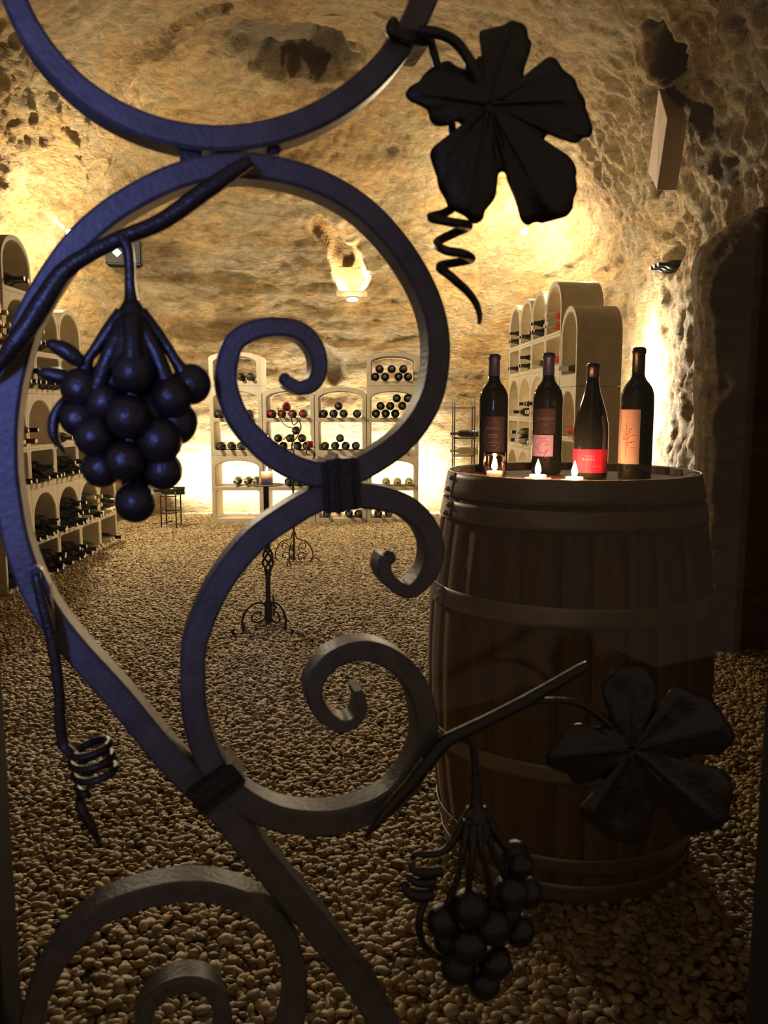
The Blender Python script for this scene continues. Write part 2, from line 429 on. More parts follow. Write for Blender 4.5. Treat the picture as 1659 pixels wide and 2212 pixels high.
vs = [tuple(grid[i, j]) for i in range(0, NS, 2) for j in range(0, NT + 1, 2)]
ni = len(range(0, NS, 2)); nj = len(range(0, NT + 1, 2))
FINAL = BVHTree.FromPolygons(vs, [(i*nj+j, (i+1)*nj+j, (i+1)*nj+j+1, i*nj+j+1) for i in range(ni-1) for j in range(nj-1)])
def surf(px, py):
    d = ray(px, py).normalized(); return FINAL.ray_cast(CAM + d*1.0, d)[0]
# front wall around the door opening, and vault end wall above it
def slab(name, parts, mat):
    v, f = join(parts); o = link(name, mesh(name, v, f), mat); o['kind'] = 'structure'; return o
slab('wall_front', [box(-3.1, -0.46, 0.80, 0.92, -0.05, 4.0), box(0.48, 2.6, 0.80, 0.92, -0.05, 4.0), box(-0.46, 0.48, 0.80, 0.92, 2.4, 4.0)], ROCK)

# rock buttress right of the barrel (faces the door, its top curves like an arch)
def buttress():
    Y = 3.55
    edge = [(1.36, 0.0), (1.35, 0.5), (1.345, 1.0), (1.33, 1.4)]
    for px, py in [(1492, 600), (1493, 555), (1510, 505), (1550, 460), (1600, 428), (1659, 402), (1740, 375), (1850, 350)]:
        p = atY(px, py, Y); edge.append((p.x, p.z))
    E = catmull([(x, 0, z) for x, z in edge], 14)
    rows = []
    for yo, ins in [(1.1, 0.0), (0.75, 0.0), (0.5, 0.0), (0.36, 0.0), (0.24, 0.01), (0.14, 0.03), (0.07, 0.06), (0.02, 0.10), (0, 0.16), (-0.01, 0.24), (-0.01, 0.34), (0, 0.44), (0, 0.56), (0, 0.68), (0, 0.82), (0, 1.0)]:
        rows.append((yo, ins))
    cx, cz = 2.35, 0.6
    vs, fs = [], []
    R = []
    for a, b in zip(rows[:-1], rows[1:]):
        for k in range(4): R.append((a[0] + (b[0]-a[0])*k/4, a[1] + (b[1]-a[1])*k/4))
    R.append(rows[-1])
    for yo, ins in R:
        for e in E:
            x = e[0] + (cx - e[0]) * ins; z = e[2] + (cz - e[2]) * ins * (1 if e[2] > cz else 0)
            x = x + (0.0 if yo <= 0.02 else (yo-0.02)*(e[0]/Y*1.12)*(1-ins)); p = Vector((x, Y + yo, z))
            d = 0.05*noise.fractal(p*3.2, 0.8, 2.1, 5)
            p += Vector((-0.7, -0.7, 0.2)) * d
            vs.append(p)
    n = len(E)
    for i in range(len(R)-1):
        for j in range(n-1): fs.append((i*n+j, i*n+j+1, (i+1)*n+j+1, (i+1)*n+j))
    o = link('wall_right_buttress', mesh('buttress', vs, fs), ROCK, smooth=True); o['kind'] = 'structure'
buttress()

# ------------------------------------------------------------------ floor and pebbles
def gravel_mat():
    m, nt, b = new_mat('gravel_bed'); L = nt.links
    tc = nt.nodes.new('ShaderNodeTexCoord'); v = nt.nodes.new('ShaderNodeTexVoronoi'); v.inputs['Scale'].default_value = 60
    L.new(tc.outputs['Object'], v.inputs['Vector'])
    r = nt.nodes.new('ShaderNodeValToRGB'); r.color_ramp.elements[0].color = (0.10, 0.065, 0.03, 1); r.color_ramp.elements[1].color = (0.30, 0.20, 0.10, 1)
    s = nt.nodes.new('ShaderNodeSeparateColor'); L.new(v.outputs['Color'], s.inputs[0]); L.new(s.outputs[0], r.inputs[0]); L.new(r.outputs[0], b.inputs['Base Color'])
    bp = nt.nodes.new('ShaderNodeBump'); bp.inputs['Distance'].default_value = 0.01; bp.invert = True
    L.new(v.outputs['Distance'], bp.inputs['Height']); L.new(bp.outputs[0], b.inputs['Normal']); b.inputs['Roughness'].default_value = 0.9
    return m
fl = link('floor', mesh('floor', [(-3.3, -1.2, 0), (2.7, -1.2, 0), (2.7, 9.4, 0), (-3.3, 9.4, 0)], [(0, 1, 2, 3)]), gravel_mat()); fl['kind'] = 'structure'
pm = []
for k in range(6):
    bm = bmesh.new(); bmesh.ops.create_icosphere(bm, subdivisions=2, radius=1.0)
    sx, sy, sz = [(1, .70, .36), (1, .78, .44), (1, .58, .34), (1, .86, .40), (1, .66, .48), (1, .5, .38)][k]
    for v_ in bm.verts:
        d = 1 + 0.26*noise.noise(v_.co*1.3 + Vector((k*7.3, 0, 0)))
        v_.co = Vector((v_.co.x*sx, v_.co.y*sy, v_.co.z*sz))*d
    me = bm_mesh(bm, 'pebble'); me.materials.append(PEBBLE); me.polygons.foreach_set('use_smooth', [True]*len(me.polygons)); pm.append(me)
# scattered pebble positions (jittered hex grid, two layers)
pts = []
for layer in range(2):
    sp = 0.0195 if layer == 0 else 0.024
    ny = int(7.9/(sp*0.866))
    for a in range(ny):
        y = 0.62 + a*sp*0.866
        hw = 0.55*y + 0.5; x0, x1 = max(-2.55, -hw), min(1.9, hw)
        n = int((x1-x0)/sp)
        xx = x0 + (np.arange(n) + 0.5*(a % 2))*sp + np.random.uniform(-.5, .5, n)*sp
        yy = y + np.random.uniform(-.5, .5, n)*sp
        keep = np.random.rand(n) < (0.97 if layer == 0 else 0.8)
        zz = (0.002 if layer == 0 else 0.008) + np.random.rand(n)*0.006
        pts.append(np.stack([xx, yy, zz], 1)[keep])
pts = np.concatenate(pts)
# undulation of the gravel surface
und = np.array([0.012*noise.noise(Vector((p[0]*2.2, p[1]*2.2, 3.3))) for p in pts[:]]) if len(pts) < 260000 else 0
pts[:, 2] += und
keep = (np.hypot(pts[:, 0]-0.456, pts[:, 1]-1.97) > 0.287)
pts = pts[keep]
# those that show largest, in the open, become pebbles of their own
vv = np.stack([pts[:, 0], pts[:, 1]*CP - (pts[:, 2]-1.1)*SP, pts[:, 1]*SP + (pts[:, 2]-1.1)*CP], 1)
pxs = 829.5 + F*vv[:, 0]/vv[:, 1]; pys = 1106 - F*vv[:, 2]/vv[:, 1]
near = np.where((pxs > 120) & (pxs < 1560) & (pys > 1985) & (pys < 2200) & (pts[:, 2] > 0.010))[0]
np.random.shuffle(near); own = near[:296]
for k, i in enumerate(own):
    o = bpy.data.objects.new('pebble', pm[k % 6]); C.objects.link(o); o.parent = fl
    s = random.uniform(0.0115, 0.0175); o.scale = (s, s, s); o.location = pts[i] + np.array([0, 0, 0.004])
    o.rotation_euler = (random.uniform(-.35, .35), random.uniform(-.35, .35), random.uniform(0, 6.28))
rest = np.delete(pts, own, axis=0)
N = len(rest)
me = bpy.data.meshes.new('pebble_bed'); me.vertices.add(N); me.vertices.foreach_set('co', rest.astype(np.float32).reshape(-1))
def fattr(nm, typ, arr):
    a = me.attributes.new(nm, typ, 'POINT'); a.data.foreach_set('vector' if typ == 'FLOAT_VECTOR' else 'value', arr.reshape(-1))
fattr('rot', 'FLOAT_VECTOR', np.stack([np.random.uniform(-.55, .55, N), np.random.uniform(-.55, .55, N), np.random.uniform(0, 6.28, N)], 1).astype(np.float32))
fattr('scl', 'FLOAT', (np.random.uniform(0.0085, 0.0165, N)*np.where(np.random.rand(N) < .08, 1.2, 1)).astype(np.float32))
fattr('pick', 'INT', np.random.randint(0, 6, N).astype(np.int32))
bed = link('pebble_bed', me, PEBBLE, fl); bed['kind'] = 'stuff'
ng = bpy.data.node_groups.new('scatter_pebbles', 'GeometryNodeTree')
ng.interface.new_socket('Geometry', in_out='INPUT', socket_type='NodeSocketGeometry'); ng.interface.new_socket('Geometry', in_out='OUTPUT', socket_type='NodeSocketGeometry')
gi = ng.nodes.new('NodeGroupInput'); go = ng.nodes.new('NodeGroupOutput')
g2i = ng.nodes.new('GeometryNodeGeometryToInstance')
first6 = [o for o in fl.children if o.name.startswith('pebble') and o is not bed][:6]
iop = ng.nodes.new('GeometryNodeInstanceOnPoints'); iop.inputs['Pick Instance'].default_value = True
for o in reversed(first6):
    oi = ng.nodes.new('GeometryNodeObjectInfo'); oi.inputs['Object'].default_value = o; oi.inputs['As Instance'].default_value = True
    ng.links.new(oi.outputs['Geometry'], g2i.inputs[0])
def nattr(nm, typ):
    n = ng.nodes.new('GeometryNodeInputNamedAttribute'); n.data_type = typ; n.inputs['Name'].default_value = nm
    return [s for s in n.outputs if s.enabled and s.name == 'Attribute'][0]
ng.links.new(gi.outputs[0], iop.inputs['Points']); ng.links.new(g2i.outputs[0], iop.inputs['Instance'])
ng.links.new(nattr('pick', 'INT'), iop.inputs['Instance Index'])
ng.links.new(nattr('rot', 'FLOAT_VECTOR'), iop.inputs['Rotation']); ng.links.new(nattr('scl', 'FLOAT'), iop.inputs['Scale'])
ng.links.new(iop.outputs[0], go.inputs[0])
md = bed.modifiers.new('scatter', 'NODES'); md.node_group = ng

# ------------------------------------------------------------------ stone wine racks
def ray_poly(poly, c, a):
    """distance from c along angle a to closed 2-D polyline"""
    d = (math.cos(a), math.sin(a)); best = None
    for (x1, y1), (x2, y2) in zip(poly, poly[1:] + poly[:1]):
        ex, ey = x2-x1, y2-y1; den = d[0]*ey - d[1]*ex
        if abs(den) < 1e-12: continue
        t = ((x1-c[0])*ey - (y1-c[1])*ex) / den; s = ((x1-c[0])*d[1] - (y1-c[1])*d[0]) / den
        if t > 1e-9 and -1e-6 <= s <= 1+1e-6: best = t if best is None else min(best, t)
    return (c[0] + d[0]*best, c[1] + d[1]*best)
def rrect(x0, x1, z0, z1, r, n=4):
    out = []
    for cx, cz, a0 in [(x1-r, z1-r, 0), (x0+r, z1-r, PI/2), (x0+r, z0+r, PI), (x1-r, z0+r, 1.5*PI)]:
        for k in range(n+1):
            a = a0 + PI/2*k/n; out.append((cx + r*math.cos(a), cz + r*math.sin(a)))
    return out
def archpoly(x0, x1, z0, zs, zt, r=0.012, n=16):
    """opening: flat bottom, sides up to zs, elliptical arch to zt"""
    cx = (x0+x1)/2; hw = (x1-x0)/2; out = []
    for k in range(n+1):
        a = PI*k/n; out.append((cx + hw*math.cos(a), zs + (zt-zs)*math.sin(a)))
    for px_, pz_, a0 in [(x0+r, z0+r, PI), (x1-r, z0+r, 1.5*PI)]:
        for k in range(4):
            a = a0 + PI/2*k/3; out.append((px_ + r*math.cos(a), pz_ + r*math.sin(a)))
    return out
def cell_mesh(outer, inner, depth, name):
    xs_ = [p[0] for p in inner]; zs_ = [p[1] for p in inner]
    c = ((min(xs_)+max(xs_))/2, min(zs_) + (max(zs_)-min(zs_))*0.45)
    angs = set(round(math.atan2(p[1]-c[1], p[0]-c[0]), 5) for p in outer + inner)
    angs = sorted(angs)
    keep = [angs[0]]
    for a in angs[1:]:
        if a - keep[-1] > 0.004: keep.append(a)
    I = [ray_poly(inner, c, a) for a in keep]; O = [ray_poly(outer, c, a) for a in keep]
    n = len(keep); vs = []
    bv = 0.006
    for ring, y in ((O, 0.0), (I, bv), (I, depth), (O, depth)):
        for p in ring: vs.append((p[0], y, p[1]))
    # front lip ring: slightly shrunk opening edge at y=0 for a chamfer
    lip = []
    for p in I:
        dx, dz = p[0]-c[0], p[1]-c[1]; l = math.hypot(dx, dz); lip.append((p[0] + dx/l*bv, 0.0, p[1] + dz/l*bv))
    vs += lip
    fs = []
    def band(a, b):
        for k in range(n):
            k2 = (k+1) % n; fs.append((a*n+k, a*n+k2, b*n+k2, b*n+k))
    band(0, 4); band(4, 1); band(1, 2); band(2, 3); band(3, 0)
    me = mesh(name, vs, fs)
    bm = bmesh.new(); bm.from_mesh(me); bmesh.ops.recalc_face_normals(bm, faces=bm.faces); bm.to_mesh(me); bm.free()
    me.materials.append(STONE)
    return me
def rect(x0, x1, z0, z1): return [(x1, z0), (x1, z1), (x0, z1), (x0, z0)]
def archtop(x0, x1, z0, zs, zt, n=16):
    cx = (x0+x1)/2; hw = (x1-x0)/2
    return [(x0, z0), (x1, z0)] + [(cx + hw*math.cos(PI*k/n), zs + (zt-zs)*math.sin(PI*k/n)) for k in range(n+1)]
def place_unit(name, label, group, parts, origin, xdir, zoff):
    """parts: [(partname, mesh)] in local coords: x along width, y into depth, z up"""
    ang = math.atan2(xdir[1], xdir[0])
    t = thing(name, label, 'wine rack', (origin[0], origin[1], zoff), group, ang)
    for pn, me in parts: link(pn, me, None, t)
    return t
RW = 0.395; RD = 0.33
def unit_meshes(W, H, side, low, arch, flat_top, D, lipr=0.02):
    """low=(z0,z1) square opening; arch=(z0,zs,zt)"""
    x0, x1 = 0.0015, W - 0.0015; zm = (low[1] + arch[0]) / 2 if low else 0.0
    out = []
    if low:
        out.append(('square_cell', cell_mesh(rect(x0, x1, 0.001, zm-0.0008), rrect(side, W-side, low[0], low[1], lipr), D, 'square_cell')))
    outer = rect(x0, x1, zm+0.0008 if low else 0.001, H-0.001) if flat_top else archtop(x0, x1, zm+0.0008 if low else 0.001, arch[1]+0.01, H)
    out.append(('arched_cell', cell_mesh(outer, archpoly(side, W-side, arch[0], arch[1], arch[2]), D, 'arched_cell')))
    return out
groove_cache = {}
# bottle prototypes -------------------------------------------------
def bottle_profile(kind, s=1.0):
    if kind == 'burgundy':
        P = [(0.030, 0.0), (0.0385, 0.003), (0.041, 0.010), (0.041, 0.115), (0.0395, 0.135), (0.034, 0.160), (0.026, 0.187), (0.0195, 0.208), (0.0155, 0.228), (0.0142, 0.245)]
        N_ = [(0.0142, 0.245), (0.0140, 0.266), (0.0155, 0.267), (0.0155, 0.273), (0.0138, 0.275), (0.0130, 0.276)]
    elif kind == 'champagne':
        P = [(0.030, 0.0), (0.040, 0.003), (0.043, 0.010), (0.043, 0.125), (0.040, 0.150), (0.032, 0.180), (0.023, 0.205), (0.0185, 0.225)]
        N_ = [(0.0195, 0.225), (0.018, 0.275), (0.0185, 0.282), (0.0185, 0.296), (0.014, 0.300)]
    else:
        P = [(0.028, 0.0), (0.0355, 0.003), (0.0375, 0.010), (0.0375, 0.185), (0.0365, 0.197), (0.0330, 0.210), (0.0265, 0.221), (0.0195, 0.229), (0.0155, 0.237), (0.0142, 0.247)]
        N_ = [(0.0146, 0.247), (0.0143, 0.288), (0.0158, 0.289), (0.0158, 0.299), (0.0140, 0.301), (0.0130, 0.302)]
    return [(r*s, z*s) for r, z in P], [(r*s, z*s) for r, z in N_]
BM = {}
def bottle_parts(kind, seg, s=1.0):
    key = (kind, seg, s)
    if key not in BM:
        P, N_ = bottle_profile(kind, s)
        a = mesh('bottle_glass', *lathe(P, seg)); b = mesh('capsule', *lathe(N_, seg))
        for m_ in (a, b): m_.polygons.foreach_set('use_smooth', [len(p.vertices) == 4 for p in m_.polygons])
        c = mesh('capsule_top', *lathe([(N_[-1][0]*0.95, N_[-1][1]), (N_[-1][0]*0.8, N_[-1][1]+0.0012*s)], seg))
        BM[key] = (a, b, c)
    return BM[key]
PROTO = {}
def with_mat(me, mat):
    k = (me.name, mat.name)
    if k not in groove_cache:
        m2 = me.copy(); m2.materials.clear(); m2.materials.append(mat); groove_cache[k] = m2
    return groove_cache[k]
STYLES = {  # style: (shape, glass, capsule, colour word)
    'dark': ('bordeaux', GLASS_DARK, CAP_BLACK, 'dark bottle'), 'red': ('bordeaux', GLASS_DARK, CAP_RED, 'red-capped dark bottle'),
    'cream': ('champagne', GLASS_GREEN, CAP_CREAM, 'cream-capped bottle'), 'yellow': ('bordeaux', GLASS_DARK, CAP_YELLOW, 'yellow-capped bottle'),
    'blue': ('bordeaux', GLASS_DARK, CAP_BLUE, 'blue-capped bottle'), 'pale': ('bordeaux', GLASS_PALE, CAP_CREAM, 'pale bottle'),
    'rose': ('champagne', GLASS_ROSE, CAP_WHITE, 'rosé bottle'), 'green': ('champagne', GLASS_GREEN, CAP_WHITE, 'white-capped green bottle'),
    'darkcap': ('burgundy', GLASS_DARK, CAP_BLACK, 'dark sloping bottle')}
DIM_TOP = simple('dim_capsule_top', (0.10, 0.10, 0.095), 0.3)
def lay_bottle(style, base, direction, label, group, seg=20, s=1.0, top=None):
    shape, gm, cm, _ = STYLES[style]; a, b, c = bottle_parts(shape, seg, s)
    t = thing('wine_bottle', label, 'bottle', base, group)
    t.rotation_mode = 'QUATERNION'; t.rotation_quaternion = Vector((0, 0, 1)).rotation_difference(Vector(direction).normalized())
    link('bottle_glass', with_mat(a, gm), None, t); cp = link('capsule', with_mat(b, cm), None, t)
    link('capsule_top', with_mat(c, top or TIN), None, cp)
    return t
ORD = ['leftmost', 'second', 'third', 'fourth', 'fifth', 'sixth']

# --- back rack, backlit, faces the door
BY = 7.75
bx = [atY(p, 985, BY).x for p in (455, 568, 680, 792, 905)]
COLN = ['first', 'second', 'third', 'fourth']
BH = 0.655; BD = 0.33
BRAD = 0.0405; BS = 1.08
back_cells = {}
for c in range(4):
    W = bx[c+1] - bx[c] - 0.004
    for tier in range(2):
        parts = unit_meshes(W, BH, 0.040, (0.045, 0.315), (0.352, 0.535, 0.600), tier == 0, BD)
        if tier == 1 and c in (0, 3): parts = unit_meshes(W, BH, 0.040, (0.045, 0.315), (0.352, 0.535, 0.600), True, BD)
        if tier == 1 and c in (1, 2):
            x0, x1 = 0.0015, W-0.0015
            parts[1] = ('arched_cell', cell_mesh(archtop(x0, x1, 0.334, 0.575, 0.645), archpoly(0.04, W-0.04, 0.352, 0.535, 0.600), BD, 'arched_cell'))
        place_unit('stone_rack_unit', f"cream stone rack unit, {COLN[c]} column, {'lower' if tier == 0 else 'middle'} tier of backlit back rack", 'back rack units', parts, (bx[c]+0.002, BY), (1, 0), tier*BH)
    if c in (0, 3):
        x0, x1 = 0.0015, W-0.0015
        me = cell_mesh(rect(x0, x1, 0.001, 0.315) if False else archtop(x0, x1, 0.001, 0.26, 0.315, 16), archpoly(0.045, W-0.045, 0.045, 0.215, 0.275), BD, 'arched_cell')
        place_unit('stone_rack_unit', f"small arched stone unit crowning the {COLN[c]} column of backlit back rack", 'back rack units', [('arched_cell', me)], (bx[c]+0.002, BY), (1, 0), 2*BH)
BZ = {'crown': 2*BH+0.045, 'D': BH+0.352, 'C': BH+0.045, 'B': 0.352, 'A': 0.045}
BN = {'crown': 'crowning cell', 'D': 'middle-tier arched cell', 'C': 'middle-tier square cell', 'B': 'lower arched cell', 'A': 'lower square cell'}
BB = [  # (cell, column, layer, style, [pixel x])
    ('crown', 0, 0, 'dark', [521, 542]), ('crown', 3, 0, 'blue', [808, 832, 861, 881]), ('crown', 3, 1, 'blue', [820, 846, 871]),
    ('D', 0, 0, 'dark', [469, 537]), ('D', 1, 0, 'red', [585, 608, 631, 654]), ('D', 2, 0, 'dark', [698, 720, 742, 771]), ('D', 2, 1, 'dark', [731]),
    ('D', 3, 0, 'dark', [812, 833, 854, 882]), ('D', 3, 1, 'dark', [822, 843, 869]), ('D', 3, 2, 'dark', [857, 881]),
    ('C', 0, 0, 'dark', [475, 497, 518]), ('C', 1, 0, 'dark', [589, 610, 641, 662]), ('C', 1, 1, 'dark', [599, 625, 651]), ('C', 1, 2, 'dark', [638]),
    ('C', 2, 0, 'dark', [701, 723, 746, 768]), ('C', 2, 1, 'dark', [734]), ('C', 3, 0, 'dark', [812, 834, 856]),
    ('B', 0, 0, 'green', [506, 529, 552]), ('B', 1, 0, 'dark', [620, 641, 663]), ('B', 2, 0, 'dark', [700, 722]), ('B', 3, 0, 'pale', [834, 859, 884]),
    ('A', 2, 0, 'dark', [704, 752, 778]), ('A', 3, 0, 'dark', [817, 840])]
for cell, col, layer, st, pl in BB:
    tz = BZ[cell]
    for k, px in enumerate(pl):
        r = (0.043 if STYLES[st][0] == 'champagne' else 0.0375)*BS
        z = tz + r + 0.001 + layer * 0.0375*BS * 1.80 
        x = atY(px, 960, BY).x
        lo, hi = bx[col] + 0.043 + r, bx[col+1] - 0.043 - r
        x = min(max(x, lo), hi)
        lab = f"{ORD[k]} {STYLES[st][3]}{['', ' in second layer', ' in top layer'][layer]}, {BN[cell]}, {COLN[col]} column of back rack"
        lay_bottle(st, (x, BY + 0.27, z), (0, -1, 0), lab, 'bottles in the back rack', 22, BS if STYLES[st][0] != 'champagne' else 0.98, CAP_RED if st == 'red' else DIM_TOP)

# --- left rack along the left wall, faces right
LX = -2.2
def left_unit(y1, zoff, label, meshes):   # y1: far edge ; width runs toward the camera
    # local x -> world -y ; local y (depth) -> world -x
    t = place_unit('stone_rack_unit', label, 'left rack units', meshes, (LX, y1), (0, 1), zoff)
    return t
L_STD = unit_meshes(RW, 0.595, 0.028, (0.032, 0.235), (0.270, 0.400, 0.555), True, RD)
L_TOP = [L_STD[0], ('arched_cell', cell_mesh(archtop(0.0015, RW-0.0015, 0.253, 0.405, 0.590), archpoly(0.028, RW-0.028, 0.270, 0.400, 0.555), RD, 'arched_cell'))]
L_CROWN = [('arched_cell', cell_mesh(archtop(0.0015, RW-0.0015, 0.001, 0.155, 0.335), archpoly(0.028, RW-0.028, 0.028, 0.150, 0.305), RD, 'arched_cell'))]
LB = [6.61 - 0.395*k for k in range(6)]          # tier 1 and 2 boundaries
LB3 = [5.98 - 0.395*k for k in range(5)]
# width along +y from near edge; depth goes to -x  (x axis (0,1) -> y axis (-1,0))
LN = ['farthest', 'second-farthest', 'third-farthest', 'fourth-farthest', 'nearest']
for k in range(5):
    left_unit(LB[k+1], 0.0, f"cream stone rack unit, floor tier, {LN[k]} column of left rack", L_STD)
    if k >= 1: left_unit(LB[k+1], 0.595, f"cream stone rack unit, second tier, {LN[k]} column of left rack", L_STD)
for k in range(4):
    left_unit(LB3[k+1], 1.19, f"round-topped stone rack unit, third tier, {['farthest', 'second-farthest', 'second-nearest', 'nearest'][k]} column of left rack", L_TOP if k != 2 else L_STD)
left_unit(LB3[3], 1.785, "single arched stone unit crowning the left rack under the lamp glow", L_CROWN)
LZ = {('sq', 0): 0.032, ('ar', 0): 0.270, ('sq', 1): 0.627, ('ar', 1): 0.865, ('sq', 2): 1.222, ('ar', 2): 1.460, ('cr', 3): 1.813}
LCN = {('sq', 0): 'floor square row', ('ar', 0): 'lowest arched row', ('sq', 1): 'second square row', ('ar', 1): 'second arched row', ('sq', 2): 'third square row', ('ar', 2): 'top arched row', ('cr', 3): 'crowning arch'}
LL = [  # kind,tier,col, layer, styles
    ('sq', 0, 0, 0, ['cream', 'cream', 'dark']), ('sq', 0, 1, 0, ['dark', 'cream', 'cream']), ('sq', 0, 2, 0, ['dark']*4), ('sq', 0, 2, 1, ['dark', 'dark']),
    ('sq', 0, 3, 0, ['dark']*4), ('sq', 0, 3, 1, ['dark']*3), ('sq', 0, 4, 0, ['dark']*4), ('sq', 0, 4, 1, ['dark']*2),
    ('ar', 0, 0, 0, ['cream']*4), ('ar', 0, 0, 1, ['dark', 'cream', 'dark']), ('ar', 0, 1, 0, ['cream', 'dark', 'dark', 'cream']), ('ar', 0, 1, 1, ['dark', 'cream', 'cream']), ('ar', 0, 1, 2, ['cream', 'cream']),
    ('ar', 0, 2, 0, ['dark']*4), ('ar', 0, 2, 1, ['dark']*3), ('ar', 0, 2, 2, ['dark']*2), ('ar', 0, 3, 0, ['dark']*4), ('ar', 0, 3, 1, ['dark']*2), ('ar', 0, 4, 0, ['dark']*4),
    ('sq', 1, 1, 0, ['dark']*4), ('sq', 1, 2, 0, ['dark']*4), ('sq', 1, 2, 1, ['dark']*3), ('sq', 1, 3, 0, ['dark']*4), ('sq', 1, 3, 1, ['dark']*1), ('sq', 1, 4, 0, ['dark']*3),
    ('ar', 1, 1, 0, ['dark', 'cream']), ('ar', 1, 2, 0, ['dark', 'dark', 'cream']), ('ar', 1, 4, 0, ['red']*4), ('ar', 1, 4, 1, ['dark', 'red', 'dark']),
    ('sq', 2, 0, 0, ['dark']*3), ('sq', 2, 1, 0, ['dark']*4), ('sq', 2, 2, 0, ['dark']*4), ('sq', 2, 2, 1, ['dark']*3),
    ('ar', 2, 1, 0, ['dark']*1), ('ar', 2, 2, 0, ['dark']*4), ('ar', 2, 2, 1, ['dark']*3), ('ar', 2, 3, 0, ['yellow']*4), ('ar', 2, 3, 1, ['yellow']*3), ('ar', 2, 3, 2, ['yellow']*2),
    ('cr', 3, 2, 0, ['dark']*2)]
for kd, tier, col, layer, sts in LL:
    B = LB if tier < 2 else LB3
    ya, yb = B[col+1] + 0.030, B[col] - 0.030
    r = 0.0375; n = len(sts)
    big = any(STYLES[s_][0] == 'champagne' for s_ in sts)
    pitch = (yb - ya) / 4 if not big else (yb - ya - 0.001) / 4
    off = (0.5 + 0.5*layer) * pitch
    for k, st in enumerate(sts):
        rr = 0.0375*0.98
        y = ya + off + k*pitch
        sc_ = 0.98 if STYLES[st][0] != 'champagne' else 0.88
        z = LZ[(kd, tier)] + rr + 0.001 + layer*0.0375*1.78
        cn = (LN if tier < 2 else ['farthest', 'second-farthest', 'second-nearest', 'nearest'])[col]
        nm = ['nearest', 'second-nearest', 'third-nearest', 'fourth-nearest'][k]
        if kd == 'cr': lab = f"{nm} {STYLES[st][3]} lying in crowning arch of left rack"
        else: lab = f"{nm} {STYLES[st][3]}{['', ', second layer', ', top layer'][layer]}, {LCN[(kd, tier)]}, {cn} column, left rack"
        pull = random.uniform(-0.015, 0.02)
        lay_bottle(st, (LX - 0.20 + pull, y, z), (1, 0, 0), lab, 'bottles in the left rack', 18, sc_)

# --- right rack, seen edge-on, faces left
ru = Vector((-0.0457, 1, 0)).normalized()
def rpt(y): return Vector((1.265 - 0.0457*(y - 5.4), y, 0))
R_DIR = (-ru.x, -ru.y)         # local x runs toward the camera, depth (+y local) = rot90 -> to +x
def right_unit(y_far, W, zoff, label, meshes):
    o = rpt(y_far); return place_unit('stone_rack_unit', label, 'right rack units', meshes, (o.x, o.y), R_DIR, zoff)
def single(W, H, z0, zs, zt, arched, side=0.030, D=0.30):
    o = archtop(0.0015, W-0.0015, 0.001, H-0.20, H) if arched else rect(0.0015, W-0.0015, 0.001, H-0.001)
    return [('arched_cell', cell_mesh(o, archpoly(side, W-side, z0, zs, zt), D, 'arched_cell'))]
WN = 0.413
right_unit(5.813, WN, 1.245, 'tall round-topped stone unit at top of near stack, right rack', single(WN, 0.54, 0.085, 0.33, 0.50, True))
m_mid = unit_meshes(WN, 0.622, 0.030, (0.032, 0.250), (0.285, 0.42, 0.590), True, 0.30)
right_unit(5.813, WN, 0.622, 'cream stone unit in middle of near stack, right rack', m_mid)
right_unit(5.813, WN, 0.0, 'cream stone unit at floor of near stack, right rack', m_mid)
WR = 0.455
m_r = unit_meshes(WR, 0.62, 0.030, (0.032, 0.225), (0.270, 0.42, 0.585), True, 0.30)
m_rt = [m_r[0], ('arched_cell', cell_mesh(archtop(0.0015, WR-0.0015, 0.249, 0.43, 0.63), archpoly(0.03, WR-0.03, 0.270, 0.42, 0.590), 0.30, 'arched_cell'))]
plinth = bevbox(0.001, WR-0.001, 0, 0.30, 0, 0.139, 0.004); plinth.materials.append(STONE)
RYF = [5.818 + 0.458*(k+1) for k in range(4)]
CN4 = ['nearest', 'second', 'third', 'farthest']
for k in range(4):
    right_unit(RYF[k], WR, 0.0, f"low stone plinth block under the {CN4[k]} column, rear stack, right rack", [('plinth_block', plinth)])
    for tr, z0 in enumerate((0.14, 0.76, 1.38)):
        right_unit(RYF[k], WR, z0, f"cream stone rack unit, {['lowest', 'middle', 'top'][tr]} tier, {CN4[k]} column of rear stack, right rack", m_rt if tr == 2 else m_r)
def rb(st, yc, z, label, sc_=0.95, pull=0.0):
    p = rpt(yc); n = Vector((-1, -0.0457, 0)).normalized()
    b = Vector((p.x, p.y, z)) - n * (0.18 + pull)
    lay_bottle(st, b, n, label, 'bottles in the right rack', 20, sc_)
